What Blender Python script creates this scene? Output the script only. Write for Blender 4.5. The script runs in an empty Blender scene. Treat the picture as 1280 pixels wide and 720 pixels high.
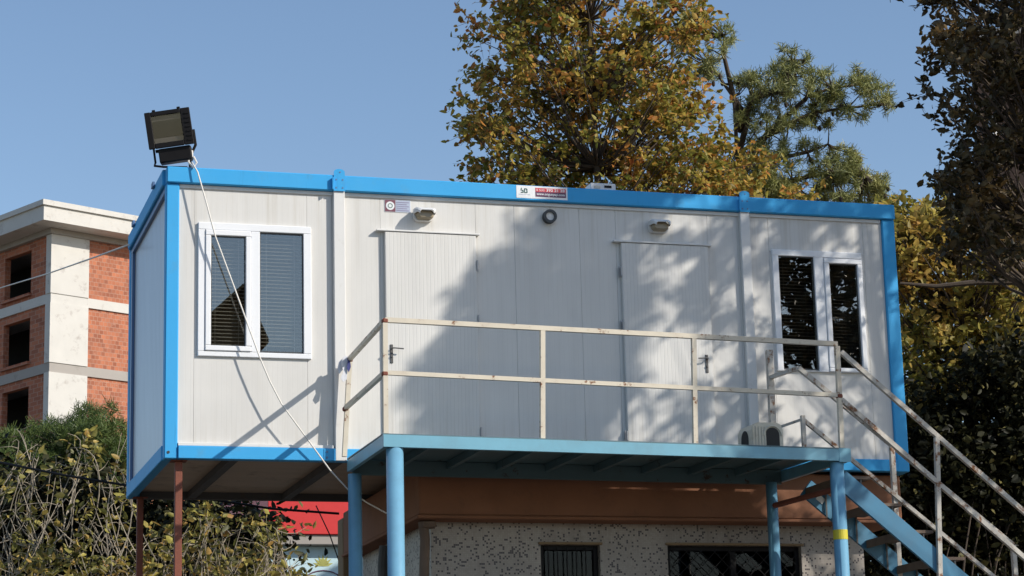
import bpy, math, random
import numpy as np
from mathutils import Vector, Matrix
random.seed(7); RNG = np.random.default_rng(7)
SC = bpy.context.scene
COL = SC.collection
R = math.radians

# ------------------------------------------------------------------ camera
CAM = np.array([-2.6863, -19.6392, 1.4927])
ROT = (1.79329499, 0.0245632916, -0.283583893)
FPX = 2876.28
cd = bpy.data.cameras.new('camera'); cam = bpy.data.objects.new('camera', cd); COL.objects.link(cam)
cam.location = CAM; cam.rotation_euler = ROT
cd.sensor_width = 36; cd.lens = FPX/1280*36; cd.clip_start = .1; cd.clip_end = 3000
SC.camera = cam
MR = np.array(cam.rotation_euler.to_matrix())
def ray(x, y): return MR @ np.array([(x-640)/FPX, -(y-360)/FPX, -1.0])
def at_y(x, y, v):                       # the place where a sight line meets the plane y = v
    d = ray(x, y); return CAM + d*((v-CAM[1])/d[1])
def deep(x, y, d): return CAM + ray(x, y)*d

# ------------------------------------------------------------------ object helpers
ORG = {}
def prop(o, label=None, cat=None, group=None, kind=None):
    if label: o['label'] = label
    if cat: o['category'] = cat
    if group: o['group'] = group
    if kind: o['kind'] = kind
    return o
def thing(name, loc, label, cat, group=None):
    o = bpy.data.objects.new(name, None); COL.objects.link(o); o.location = loc; o.empty_display_size = .1
    ORG[o.name] = np.array(loc, float)
    return prop(o, label, cat, group)
class MB:
    def __init__(s): s.v = []; s.f = []; s.n = 0
    def add(s, vs, fs):
        vs = [tuple(map(float, v)) for v in vs]
        s.f += [tuple(i+s.n for i in f) for f in fs]; s.v += vs; s.n += len(vs); return s
    def box(s, x0, x1, y0, y1, z0, z1):
        return s.add([(x0,y0,z0),(x1,y0,z0),(x1,y1,z0),(x0,y1,z0),(x0,y0,z1),(x1,y0,z1),(x1,y1,z1),(x0,y1,z1)],
                     [(0,3,2,1),(4,5,6,7),(0,1,5,4),(1,2,6,5),(2,3,7,6),(3,0,4,7)])
    def bbox(s, x0, x1, y0, y1, z0, z1, b=.006):      # box with chamfered edges
        c = [(x0+x1)/2, (y0+y1)/2, (z0+z1)/2]; h = [(x1-x0)/2, (y1-y0)/2, (z1-z0)/2]
        b = min(b, min(h)*.6)
        vs = []; idx = {}
        for sx in (-1,1):
            for sy in (-1,1):
                for sz in (-1,1):
                    sg = (sx,sy,sz)
                    for ax in range(3):
                        p = [c[i]+sg[i]*(h[i] if i == ax else h[i]-b) for i in range(3)]
                        idx[sg,ax] = len(vs); vs.append(p)
        fs = []
        for ax in range(3):
            o1, o2 = (ax+1)%3, (ax+2)%3
            for sgn in (-1,1):
                q = []
                for a1,a2 in ((-1,-1),(1,-1),(1,1),(-1,1)):
                    sg = [0,0,0]; sg[ax]=sgn; sg[o1]=a1; sg[o2]=a2; q.append(idx[tuple(sg),ax])
                fs.append(tuple(q if sgn > 0 else q[::-1]))
            for s1 in (-1,1):
                for s2 in (-1,1):
                    def g(k, axx):
                        sg=[0,0,0]; sg[ax]=k; sg[o1]=s1; sg[o2]=s2; return idx[tuple(sg),axx]
                    q = (g(-1,o1), g(1,o1), g(1,o2), g(-1,o2)); fs.append(q if s1*s2 > 0 else q[::-1])
        for sg in [(a,b_,c_) for a in (-1,1) for b_ in (-1,1) for c_ in (-1,1)]:
            q = (idx[sg,0], idx[sg,1], idx[sg,2]); fs.append(q if sg[0]*sg[1]*sg[2] > 0 else q[::-1])
        return s.add(vs, fs)
    def bar(s, p, q, w, h=None, up=(0,0,1)):          # rectangular bar from p to q
        h = h or w; p = Vector(p); q = Vector(q); d = (q-p).normalized(); u = Vector(up)
        if abs(d.dot(u)) > .98: u = Vector((0,1,0))
        a = d.cross(u).normalized()*w/2; b = a.normalized().cross(d).normalized()*h/2
        vs = [p-a-b, p+a-b, p+a+b, p-a+b, q-a-b, q+a-b, q+a+b, q-a+b]
        return s.add(vs, [(0,3,2,1),(4,5,6,7),(0,1,5,4),(1,2,6,5),(2,3,7,6),(3,0,4,7)])
    def tube(s, pts, r, n=8, caps=True):
        pts = [Vector(p) for p in pts]; rs = r if isinstance(r, (list,tuple)) else [r]*len(pts)
        rings = []; prev = None
        for i, p in enumerate(pts):
            d = (pts[min(i+1,len(pts)-1)]-pts[max(i-1,0)]).normalized()
            if prev is None:
                a = d.cross(Vector((0,0,1)))
                if a.length < .05: a = d.cross(Vector((0,1,0)))
            else: a = prev - d*prev.dot(d)
            a.normalize(); prev = a; b = d.cross(a)
            rings.append([p+(a*math.cos(t)+b*math.sin(t))*rs[i] for t in [2*math.pi*k/n for k in range(n)]])
        vs = [v for rg in rings for v in rg]; fs = []
        for i in range(len(pts)-1):
            for k in range(n): fs.append((i*n+k, i*n+(k+1)%n, (i+1)*n+(k+1)%n, (i+1)*n+k))
        if caps: fs += [tuple(range(n))[::-1], tuple(range((len(pts)-1)*n, len(pts)*n))]
        return s.add(vs, fs)
    def prism(s, poly, d):                            # polygon (3-D points) extruded by vector d
        d = Vector(d); p = [Vector(v) for v in poly]; n = len(p)
        return s.add(p+[v+d for v in p], [tuple(range(n))[::-1], tuple(range(n,2*n))]+[(i,(i+1)%n,n+(i+1)%n,n+i) for i in range(n)])
    def build(s, name, mat, parent=None, smooth=False, label=None):
        org = ORG[parent.name] if parent else np.zeros(3)
        m = bpy.data.meshes.new(name); V = np.array(s.v, dtype=float)-org
        m.from_pydata(V.tolist(), [], s.f); m.validate(); m.update()
        if smooth: m.polygons.foreach_set('use_smooth', [True]*len(m.polygons))
        m.materials.append(mat)
        o = bpy.data.objects.new(name, m); COL.objects.link(o)
        if parent: o.parent = parent
        ORG[o.name] = org
        if label: o['label'] = label
        return o
def raw(name, V, F, mat, parent=None, smooth=False):
    org = ORG[parent.name] if parent else np.zeros(3)
    m = bpy.data.meshes.new(name); V = V-org
    nv, nf, k = len(V), len(F), F.shape[1]
    m.vertices.add(nv); m.vertices.foreach_set('co', V.astype(np.float32).ravel())
    m.loops.add(nf*k); m.loops.foreach_set('vertex_index', F.astype(np.int32).ravel())
    m.polygons.add(nf); m.polygons.foreach_set('loop_start', np.arange(0, nf*k, k, dtype=np.int32))
    m.polygons.foreach_set('loop_total', np.full(nf, k, dtype=np.int32))
    m.update(calc_edges=True); m.validate()
    m.materials.append(mat)
    o = bpy.data.objects.new(name, m); COL.objects.link(o)
    if parent: o.parent = parent
    ORG[o.name] = org
    return o

# ------------------------------------------------------------------ materials
def newmat(name):
    m = bpy.data.materials.new(name); m.use_nodes = True; nt = m.node_tree
    return m, nt, nt.nodes, nt.links, nt.nodes['Principled BSDF']
def noise(N, L, scale, detail=4, rough=.55, coord='Object', sx=(1,1,1)):
    tc = N.new('ShaderNodeTexCoord'); mp = N.new('ShaderNodeMapping'); mp.inputs['Scale'].default_value = sx
    n = N.new('ShaderNodeTexNoise'); n.inputs['Scale'].default_value = scale; n.inputs['Detail'].default_value = detail; n.inputs['Roughness'].default_value = rough
    L.new(tc.outputs[coord], mp.inputs['Vector']); L.new(mp.outputs[0], n.inputs['Vector']); return n.outputs['Fac']
def ramp(N, L, fac, stops, interp='LINEAR'):
    r = N.new('ShaderNodeValToRGB'); r.color_ramp.interpolation = interp; e = r.color_ramp.elements
    while len(e) < len(stops): e.new(.5)
    for k, (p, c) in enumerate(stops):
        e[k].position = p; e[k].color = (c, c, c, 1) if isinstance(c, (int, float)) else (*c, 1)
    L.new(fac, r.inputs[0]); return r.outputs[0]
def mixc(N, L, fac, a, b, mode='MIX'):
    m = N.new('ShaderNodeMix'); m.data_type = 'RGBA'; m.blend_type = mode
    for s_, v in ((m.inputs[0], fac), (m.inputs[6], a), (m.inputs[7], b)):
        if isinstance(v, (int, float)): s_.default_value = v
        elif isinstance(v, tuple): s_.default_value = (*v, 1)
        else: L.new(v, s_)
    return m.outputs[2]
def bump(N, L, bs, h, strength=.3, dist=.01):
    b = N.new('ShaderNodeBump'); b.inputs['Strength'].default_value = strength; b.inputs['Distance'].default_value = dist
    L.new(h, b.inputs['Height']); L.new(b.outputs[0], bs.inputs['Normal'])
def plain(name, col, rough=.6, metal=0, var=.12, scale=6, dirt=None, dirt_amt=.5, spec=.5, bumpamt=.0, sx=(1,1,1)):
    m, nt, N, L, bs = newmat(name)
    c = mixc(N, L, noise(N, L, scale, sx=sx), tuple(x*(1-var) for x in col), tuple(min(1, x*(1+var)) for x in col))
    if dirt:
        f = ramp(N, L, noise(N, L, scale*1.7, 7, .7), [(.56, 0), (.72, dirt_amt)])
        c = mixc(N, L, f, c, dirt)
    L.new(c, bs.inputs['Base Color']); bs.inputs['Roughness'].default_value = rough; bs.inputs['Metallic'].default_value = metal
    bs.inputs['Specular IOR Level'].default_value = spec
    if bumpamt: bump(N, L, bs, noise(N, L, scale*6, 6, .7), bumpamt, .01)
    return m
def ribbed(name, col, pitch, depth, axis='X', rough=.38, dark=.94):
    m, nt, N, L, bs = newmat(name)
    tc = N.new('ShaderNodeTexCoord'); sp = N.new('ShaderNodeSeparateXYZ'); L.new(tc.outputs['Object'], sp.inputs[0])
    mul = N.new('ShaderNodeMath'); mul.operation = 'MULTIPLY'; mul.inputs[1].default_value = 1/pitch; L.new(sp.outputs[axis], mul.inputs[0])
    pp = N.new('ShaderNodeMath'); pp.operation = 'PINGPONG'; pp.inputs[1].default_value = .5; L.new(mul.outputs[0], pp.inputs[0])
    line = ramp(N, L, pp.outputs[0], [(0, 0), (.10, 1)])
    s1 = ramp(N, L, noise(N, L, 3, 5, .6, sx=(3, 3, .25)), [(.35, .93), (.7, 1.0)])      # vertical rain streaks
    s2 = ramp(N, L, noise(N, L, 1.1, 6, .6), [(.3, .93), (.7, 1.0)])
    c = mixc(N, L, 1.0, col, s1, 'MULTIPLY'); c = mixc(N, L, 1.0, c, s2, 'MULTIPLY')
    lc = mixc(N, L, line, (dark, dark, dark), (1.0, 1.0, 1.0)); c = mixc(N, L, 1.0, c, lc, 'MULTIPLY')
    gr = ramp(N, L, noise(N, L, 9, 8, .75), [(.68, 0), (.80, .45)])
    c = mixc(N, L, gr, c, (.36, .33, .28))
    zr = N.new('ShaderNodeMapRange'); L.new(sp.outputs['Z'], zr.inputs[0])
    zr.inputs[1].default_value = 1.5; zr.inputs[2].default_value = 2.5; zr.inputs[3].default_value = 0; zr.inputs[4].default_value = .5
    zl = N.new('ShaderNodeMapRange'); L.new(sp.outputs['Z'], zl.inputs[0]); zl.inputs[1].default_value = .55; zl.inputs[2].default_value = .1; zl.inputs[3].default_value = 0; zl.inputs[4].default_value = .45
    ds = ramp(N, L, noise(N, L, 2.2, 6, .7, sx=(9, 9, .35)), [(.50, 0), (.68, 1)])
    for q in (zr, zl):
        mm = N.new('ShaderNodeMath'); mm.operation = 'MULTIPLY'; L.new(ds, mm.inputs[0]); L.new(q.outputs[0], mm.inputs[1]); c = mixc(N, L, mm.outputs[0], c, (.47, .43, .36))
    dent = noise(N, L, 1.3, 2, .4); dn = N.new('ShaderNodeBump'); dn.inputs['Strength'].default_value = .25; dn.inputs['Distance'].default_value = .03; L.new(dent, dn.inputs['Height'])
    L.new(c, bs.inputs['Base Color']); bs.inputs['Roughness'].default_value = rough; bs.inputs['Specular IOR Level'].default_value = .3
    bump(N, L, bs, line, .6, depth)
    L.new(dn.outputs[0], bs.inputs['Normal'].links[0].from_node.inputs['Normal'])
    return m
M = {}
WHITE = (.705, .69, .66)
M['panel'] = ribbed('white_sandwich_panel', WHITE, .045, .0004, dark=.965)
M['doorp'] = ribbed('white_ribbed_door_sheet', (.715, .70, .67), .034, .0018, dark=.88)
M['endp'] = ribbed('grey_end_panel', (.62, .65, .70), .09, .004, axis='Y', rough=.3, dark=.5)
M['trimw'] = plain('white_painted_trim', (.70, .69, .67), .4, var=.03, dirt=(.4, .36, .3), dirt_amt=.25)
M['pvc'] = plain('white_window_plastic', (.80, .81, .83), .3, var=.02, dirt=(.5, .48, .45), dirt_amt=.15)
M['blue'] = plain('bright_blue_enamel', (.055, .37, .73), .5, spec=.1, var=.05, scale=3, dirt=(.12, .3, .45), dirt_amt=.35)
_m = M['blue']; _N, _L = _m.node_tree.nodes, _m.node_tree.links; _b = _N['Principled BSDF']; _src = _b.inputs['Base Color'].links[0].from_socket
_c = mixc(_N, _L, ramp(_N, _L, noise(_N, _L, 1.2, 6, .65), [(.42, 0), (.75, .22)]), _src, (.14, .42, .66))
_c = mixc(_N, _L, ramp(_N, _L, noise(_N, _L, 2.5, 7, .75, sx=(7, 7, .5)), [(.60, 0), (.74, .30)]), _c, (.03, .16, .34))
_c = mixc(_N, _L, ramp(_N, _L, noise(_N, _L, 16, 9, .8), [(.72, 0), (.76, .8)]), _c, (.16, .07, .04))
_L.new(_c, _b.inputs['Base Color']); bump(_N, _L, _b, noise(_N, _L, 2, 3), .2, .01)
M['bluedark'] = plain('dull_blue_enamel', (.09, .17, .33), .4, var=.1)
M['seam'] = plain('dark_joint', (.05, .05, .05), .8)
M['whiteback'] = plain('white_backing', (.5, .5, .48), .8)
def chipped(name, col, rust=(.20, .065, .025), lo=.60, hi=.66, sc=7, rough=.5):
    m, nt, N, L, bs = newmat(name)
    c = mixc(N, L, noise(N, L, 4), tuple(x*.86 for x in col), tuple(min(1, x*1.1) for x in col))
    st = ramp(N, L, noise(N, L, sc*.5, 6, .7), [(.45, 0), (.75, .4)])
    c = mixc(N, L, st, c, tuple(.5*a+.5*b for a, b in zip(col, rust)))
    f = ramp(N, L, noise(N, L, sc, 9, .72), [(lo, 0), (hi, 1)])
    c = mixc(N, L, f, c, rust); L.new(c, bs.inputs['Base Color'])
    rr = ramp(N, L, f, [(0, rough), (1, .9)]); L.new(rr, bs.inputs['Roughness'])
    bump(N, L, bs, f, -.4, .004)
    return m
M['deckunder'] = chipped('shade_dimmed_deck_paint', (.085, .155, .18), rust=(.06, .04, .03))  # deck paint again, darkened in colour for the shade underneath
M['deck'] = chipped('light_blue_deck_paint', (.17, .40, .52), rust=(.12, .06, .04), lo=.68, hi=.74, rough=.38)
M['pole'] = chipped('light_blue_pole_paint', (.17, .38, .54), rust=(.06, .09, .12), lo=.67, hi=.71, sc=14, rough=.3)
M['stair'] = chipped('blue_stair_paint', (.045, .19, .32), rust=(.1, .07, .05), lo=.66, hi=.72, rough=.45)
M['cream'] = chipped('cream_rail_paint', (.64, .58, .47), rust=(.19, .075, .03), lo=.585, hi=.64, sc=10)
M['rail2'] = chipped('weathered_rail_paint', (.50, .47, .42), rust=(.20, .09, .04), lo=.53, hi=.62, sc=12)
M['rust'] = plain('red_oxide_paint', (.20, .060, .035), .75, var=.3, dirt=(.06, .03, .02), bumpamt=.3)
M['joist'] = plain('dark_steel', (.085, .085, .085), .7, var=.3, dirt=(.12, .06, .03))
M['under'] = plain('galvanised_underside', (.48, .37, .27), .55, var=.3, scale=2, dirt=(.10, .06, .04), dirt_amt=.8, sx=(.3, 2, 1))
M['tread'] = plain('rusty_tread_plate', (.16, .11, .08), .8, var=.4, bumpamt=.4)
M['black'] = plain('black_metal', (.010, .009, .010), .55, var=.3, spec=.2)
M['grey'] = plain('grey_metal', (.35, .35, .36), .4, metal=.4)
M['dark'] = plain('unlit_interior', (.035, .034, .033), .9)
M['darkgrey'] = plain('dark_grey_rubber', (.05, .055, .06), .6)
M['lens'] = plain('frosted_lamp_glass', (.32, .26, .17), .25, var=.1)
M['cream_plastic'] = plain('cream_plastic', (.55, .52, .43), .4, var=.06, dirt=(.3, .25, .18))
M['ivory'] = plain('ivory_cord', (.72, .69, .64), .6, var=.05)
M['cloth'] = plain('white_rag', (.65, .66, .70), .85, var=.1)
M['cloth2'] = plain('navy_rag', (.05, .06, .20), .85, var=.2)
M['red'] = plain('red_plastic_sheet', (.62, .030, .030), .5, var=.08)
M['redsticker'] = plain('red_print', (.60, .05, .06), .4, var=.05)
M['navysticker'] = plain('dark_plum_print', (.12, .035, .09), .4, var=.05)
M['whitesticker'] = plain('white_vinyl', (.78, .79, .80), .35, var=.02)
M['greenprint'] = plain('grey_green_print', (.10, .19, .16), .5)
M['maroon'] = plain('maroon_print', (.17, .05, .08), .5)
M['bluegrey'] = plain('pale_blue_print', (.42, .47, .58), .5, var=.05)
M['purpleline'] = plain('violet_print', (.28, .26, .40), .5)
M['yellow'] = plain('yellow_paint', (.55, .48, .03), .5)
M['silver'] = plain('bright_metal_tag', (.6, .62, .62), .3)
M['ochre'] = plain('ochre_render', (.26, .18, .10), .9, var=.2, bumpamt=.3)
M['band'] = plain('terracotta_render', (.25, .11, .058), .9, var=.25, scale=3, dirt=(.16, .08, .05), dirt_amt=.6, bumpamt=.3)
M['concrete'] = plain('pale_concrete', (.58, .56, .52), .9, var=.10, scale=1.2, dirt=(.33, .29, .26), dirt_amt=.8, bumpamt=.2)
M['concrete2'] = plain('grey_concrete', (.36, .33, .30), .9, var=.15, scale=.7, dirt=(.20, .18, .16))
M['paleblue'] = plain('pale_blue_wall', (.52, .70, .76), .7, var=.05)
M['brownhouse'] = plain('brown_house_render', (.085, .052, .038), .9, var=.2, scale=1)
M['emblem'] = plain('yellow_green_emblem', (.42, .42, .12), .7)
# glass over a dark room: part mirror, part see-through
def glassmat(name, tint, fac, rough=.0, mx_=.6):
    m, nt, N, L, bs = newmat(name); N.remove(bs); out = N['Material Output']
    tr = N.new('ShaderNodeBsdfTransparent'); tr.inputs[0].default_value = (*tint, 1)
    gl = N.new('ShaderNodeBsdfGlossy'); gl.inputs['Roughness'].default_value = rough; gl.inputs[0].default_value = (1, .97, .92, 1)
    lw = N.new('ShaderNodeLayerWeight'); lw.inputs[0].default_value = .35
    mr = N.new('ShaderNodeMapRange'); mr.inputs[1].default_value = 0; mr.inputs[2].default_value = 1; mr.inputs[3].default_value = fac; mr.inputs[4].default_value = mx_
    L.new(lw.outputs['Fresnel'], mr.inputs[0])
    mx = N.new('ShaderNodeMixShader'); L.new(mr.outputs[0], mx.inputs[0]); L.new(tr.outputs[0], mx.inputs[1]); L.new(gl.outputs[0], mx.inputs[2])
    L.new(mx.outputs[0], out.inputs[0]); return m
M['glass'] = glassmat('window_glass', (.76, .77, .75), .13)
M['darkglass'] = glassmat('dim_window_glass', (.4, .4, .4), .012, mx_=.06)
M['floodglass'] = glassmat('flood_glass', (.8, .8, .8), .04, .05, .12)
M['slatdim'] = plain('shade_darkened_slat', (.16, .14, .12), .6)  # same blind in the tree-shaded window, its shade put into the colour
M['slat'] = plain('aluminium_slat', (.72, .66, .58), .4, var=.03)  # brighter copy for the sunlit window
# mosaic wall
def mosaic():
    m, nt, N, L, bs = newmat('tile_mosaic_wall')
    tc = N.new('ShaderNodeTexCoord'); sc = N.new('ShaderNodeVectorMath'); sc.operation = 'SCALE'; sc.inputs['Scale'].default_value = 1/.017
    fl = N.new('ShaderNodeVectorMath'); fl.operation = 'FLOOR'; fr = N.new('ShaderNodeVectorMath'); fr.operation = 'FRACTION'
    ad = N.new('ShaderNodeVectorMath'); ad.operation = 'ADD'; ad.inputs[1].default_value = (.5, .37, .5)
    L.new(tc.outputs['Object'], sc.inputs[0]); L.new(sc.outputs[0], ad.inputs[0]); L.new(ad.outputs[0], fl.inputs[0]); L.new(ad.outputs[0], fr.inputs[0])
    wn = N.new('ShaderNodeTexWhiteNoise'); wn.noise_dimensions = '3D'; L.new(fl.outputs[0], wn.inputs['Vector'])
    big = noise(N, L, 2.2, 4)
    th = N.new('ShaderNodeMapRange'); th.inputs[1].default_value = .3; th.inputs[2].default_value = .7; th.inputs[3].default_value = .80; th.inputs[4].default_value = .93; L.new(big, th.inputs[0])
    gt = N.new('ShaderNodeMath'); gt.operation = 'GREATER_THAN'; L.new(wn.outputs['Value'], gt.inputs[0]); L.new(th.outputs[0], gt.inputs[1])
    base = ramp(N, L, wn.outputs['Value'], [(0, (.40, .355, .31)), (.5, (.46, .41, .36)), (1, (.36, .32, .28))])
    dirt = ramp(N, L, noise(N, L, 1.4, 6, .6), [(.35, .70), (.7, 1.0)]); base = mixc(N, L, 1.0, base, dirt, 'MULTIPLY')
    c = mixc(N, L, gt.outputs[0], base, (.045, .035, .045))
    sp = N.new('ShaderNodeSeparateXYZ'); L.new(fr.outputs[0], sp.inputs[0])
    g = None
    for ax in 'XZ':
        p = ramp(N, L, sp.outputs[ax], [(.0, 1), (.10, 0), (.90, 0), (1, 1)])
        g = p if g is None else mixc(N, L, 1.0, g, p, 'LIGHTEN')
    c = mixc(N, L, g, c, (.27, .24, .21))
    c = mixc(N, L, ramp(N, L, noise(N, L, 2.0, 7, .7, sx=(3, 3, .5)), [(.5, 0), (.75, .55)]), c, (.16, .13, .11))
    bump(N, L, bs, g, -.5, .003)
    L.new(c, bs.inputs['Base Color']); bs.inputs['Roughness'].default_value = .45; return m
M['mosaic'] = mosaic()
def bricks():
    m, nt, N, L, bs = newmat('hollow_brick_wall')
    tc = N.new('ShaderNodeTexCoord'); sp = N.new('ShaderNodeSeparateXYZ'); L.new(tc.outputs['Object'], sp.inputs[0])
    ad = N.new('ShaderNodeMath'); ad.operation = 'ADD'; L.new(sp.outputs['X'], ad.inputs[0]); L.new(sp.outputs['Y'], ad.inputs[1])
    cb = N.new('ShaderNodeCombineXYZ'); L.new(ad.outputs[0], cb.inputs[0]); L.new(sp.outputs['Z'], cb.inputs[1])
    b = N.new('ShaderNodeTexBrick'); L.new(cb.outputs[0], b.inputs['Vector'])
    b.inputs['Scale'].default_value = 1; b.inputs['Brick Width'].default_value = .27; b.inputs['Row Height'].default_value = .19; b.inputs['Mortar Size'].default_value = .016; b.inputs['Mortar Smooth'].default_value = .3; b.inputs['Bias'].default_value = 0
    b.inputs['Color1'].default_value = (.52, .175, .085, 1); b.inputs['Color2'].default_value = (.27, .082, .042, 1); b.inputs['Mortar'].default_value = (.42, .24, .17, 1)
    c = mixc(N, L, ramp(N, L, noise(N, L, 1.6, 8, .7), [(.3, .45), (.65, 1.0)]), (.30, .13, .085), b.outputs['Color'])
    c = mixc(N, L, ramp(N, L, noise(N, L, 5, 6, .7), [(.58, 0), (.7, .5)]), c, (.55, .30, .21))
    L.new(c, bs.inputs['Base Color']); bs.inputs['Roughness'].default_value = .9; bump(N, L, bs, b.outputs['Fac'], -.4, .03); return m
M['brick'] = bricks()
def leafmat(name, stops, trans=.35, clump=.5, cs=1.3, gloss=.35):
    m, nt, N, L, bs = newmat(name); out = N['Material Output']
    g = N.new('ShaderNodeNewGeometry')
    c1 = ramp(N, L, g.outputs['Random Per Island'], stops)
    c2 = ramp(N, L, noise(N, L, cs, 3), [(.3 + .4*p, c) for p, c in stops])
    c = mixc(N, L, clump, c1, c2)
    hv = ramp(N, L, noise(N, L, 30, 2), [(.3, .75), (.7, 1.15)]); c = mixc(N, L, 1.0, c, hv, 'MULTIPLY')
    L.new(c, bs.inputs['Base Color']); bs.inputs['Roughness'].default_value = .5; bs.inputs['Specular IOR Level'].default_value = gloss
    tl = N.new('ShaderNodeBsdfTranslucent'); L.new(c, tl.inputs[0])
    mx = N.new('ShaderNodeMixShader'); mx.inputs[0].default_value = trans; L.new(bs.outputs[0], mx.inputs[1]); L.new(tl.outputs[0], mx.inputs[2])
    L.new(mx.outputs[0], out.inputs[0]); return m
M['leaf_autumn'] = leafmat('autumn_leaves', [(0, (.07, .09, .018)), (.3, (.22, .23, .04)), (.6, (.56, .43, .09)), (.82, (.58, .29, .065)), (1, (.62, .16, .05))], .42, clump=.35)
M['leaf_yellow'] = leafmat('yellowing_leaves', [(0, (.05, .065, .016)), (.3, (.22, .22, .045)), (.65, (.58, .47, .11)), (1, (.62, .32, .09))], .5)
M['leaf_dark'] = leafmat('shade_toned_leaves', [(0, (.025, .026, .010)), (.5, (.085, .064, .024)), (.85, (.15, .092, .034)), (1, (.26, .15, .045))], .25)  # shade from nearer trees is put into these leaf colours
M['leaf_hedge'] = leafmat('shade_blackened_hedge_leaves', [(0, (.005, .006, .003)), (.55, (.014, .015, .007)), (.88, (.045, .045, .018)), (1, (.22, .19, .07))], .1, clump=.15, gloss=.12)  # deep shade as near black leaf colour, palest stop for sun flecks
M['leaf_plain'] = leafmat('green_leaves', [(0, (.03, .045, .012)), (1, (.10, .10, .03))], .3)
M['leaf_shrub'] = leafmat('dry_shrub_leaves', [(0, (.02, .022, .008)), (.45, (.15, .15, .04)), (.72, (.52, .45, .11)), (1, (.56, .30, .09))], .35, clump=.3)
M['needle'] = leafmat('pine_needles', [(0, (.11, .13, .05)), (.6, (.29, .31, .10)), (1, (.52, .46, .18))], .2, cs=1.5)
M['needle2'] = leafmat('dark_pine_needles', [(0, (.04, .075, .02)), (1, (.15, .20, .05))], .2, cs=1.5)
M['bark'] = plain('brown_bark', (.075, .055, .04), .9, var=.3, scale=8, bumpamt=.5)
M['twig'] = plain('pale_dry_twig', (.34, .29, .22), .8, var=.3, scale=4)
M['cone'] = plain('pine_cone', (.05, .035, .025), .9)
def ground():
    m, nt, N, L, bs = newmat('dry_yard_ground')
    c = mixc(N, L, noise(N, L, .15, 8, .6), (.085, .066, .046), (.14, .112, .082))
    L.new(c, bs.inputs['Base Color']); bs.inputs['Roughness'].default_value = .95; return m
M['ground'] = ground()

# ------------------------------------------------------------------ light
A_, B_ = 1.20, .96                       # sunlight moves -A_ in x and -B_ in z for every metre of +y
S = Vector((A_, -1, B_)).normalized()
sl = bpy.data.lights.new('sun', 'SUN'); sun = bpy.data.objects.new('sun', sl); COL.objects.link(sun)
sl.energy = 4.7; sl.angle = R(.45); sl.color = (1, .935, .835)
sun.rotation_euler = S.to_track_quat('Z', 'Y').to_euler()
w = bpy.data.worlds.new('World'); SC.world = w; w.use_nodes = True; WN = w.node_tree
sky = WN.nodes.new('ShaderNodeTexSky'); sky.sky_type = 'NISHITA'; sky.sun_disc = False
sky.sun_elevation = math.asin(S.z); sky.sun_rotation = math.atan2(S.x, S.y)
sky.altitude = 50; sky.air_density = 1.0; sky.dust_density = .6; sky.ozone_density = 2.0
bg = WN.nodes['Background']; bg.inputs[1].default_value = .15
WN.links.new(sky.outputs[0], bg.inputs[0])
SC.view_settings.view_transform = 'Standard'; SC.view_settings.look = 'None'; SC.view_settings.exposure = 0

# ------------------------------------------------------------------ ground
g = MB(); n = 24; vs = []; 
for j in range(n+1):
    for i in range(n+1):
        x, y = (i/n-.5)*1600, (j/n-.5)*1600
        vs.append((x, y, 0))
g.add(vs, [(j*(n+1)+i, j*(n+1)+i+1, (j+1)*(n+1)+i+1, (j+1)*(n+1)+i) for j in range(n) for i in range(n)])
prop(g.build('ground', M['ground']), kind='structure')

# ------------------------------------------------------------------ the cabin
ZB, ZT, LX, WY = 4.5, 7.1, 7.03, 2.65
cab = thing('portable_cabin', (0, 0, ZB), 'long white prefabricated cabin with blue steel frame raised above the tiled house', 'cabin')
def part(mb, name, mat, parent=cab, **k): return mb.build(name, M[mat], parent, **k)
# corner posts
for x0, x1, y0, y1 in ((0, .115, 0, .12), (LX-.13, LX, 0, .12), (0, .115, WY-.12, WY), (LX-.13, LX, WY-.12, WY)):
    m = MB().bbox(x0, x1, y0, y1, ZB, ZT-.147, .008)
    p = part(m, 'corner_post', 'blue')
    if x0 == 0 and y0 == 0:
        h = MB().tube([(.035, -.004, ZB+.055), (.035, .03, ZB+.055)], .013, 12); h.build('bolt_hole', M['seam'], p)
# roof beams
part(MB().bbox(0, LX, -.03, .09, ZT-.145, ZT, .008), 'roof_beam', 'blue')
part(MB().bbox(0, LX, WY-.09, WY+.03, ZT-.145, ZT, .008), 'roof_beam', 'blue')
sb = part(MB().bbox(-.025, .09, .092, WY-.092, ZT-.145, ZT, .008), 'roof_beam', 'blue')
for yy in (.62, 2.05): MB().bbox(-.05, -.026, yy-.05, yy+.05, ZT-.03, ZT+.02, .004).build('bolt_plate', M['bluedark'], sb)
part(MB().bbox(LX-.09, LX+.02, .092, WY-.092, ZT-.145, ZT, .008), 'roof_beam', 'blue')
part(MB().box(.09, LX-.09, .09, WY-.09, ZT-.06, ZT-.03), 'roof', 'trimw')
# base beams
part(MB().bbox(.117, LX-.132, -.018, .08, ZB, ZB+.112, .006), 'base_beam', 'blue')
part(MB().bbox(.117, LX-.132, WY-.08, WY, ZB, ZB+.112, .006), 'base_beam', 'joist')
part(MB().bbox(-.01, .08, .122, WY-.122, ZB, ZB+.13, .006), 'base_beam', 'blue')
part(MB().bbox(LX-.08, LX+.01, .122, WY-.122, ZB, ZB+.13, .006), 'base_beam', 'blue')
# underside
for k in range(6):
    part(MB().box(.08, LX-.08, .085+k*.415, .085+k*.415+.411, ZB+.07, ZB+.085), 'underside_sheet', 'under')
for x in [.62+.93*k for k in range(7)]:
    part(MB().box(x-.04, x+.04, .082, WY-.082, ZB+.005, ZB+.068), 'floor_joist', 'joist')
# inner shell so nothing shines through
part(MB().box(.15, LX-.15, 1.2, 1.22, ZB+.12, ZT-.2), 'inner_partition', 'dark')
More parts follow.
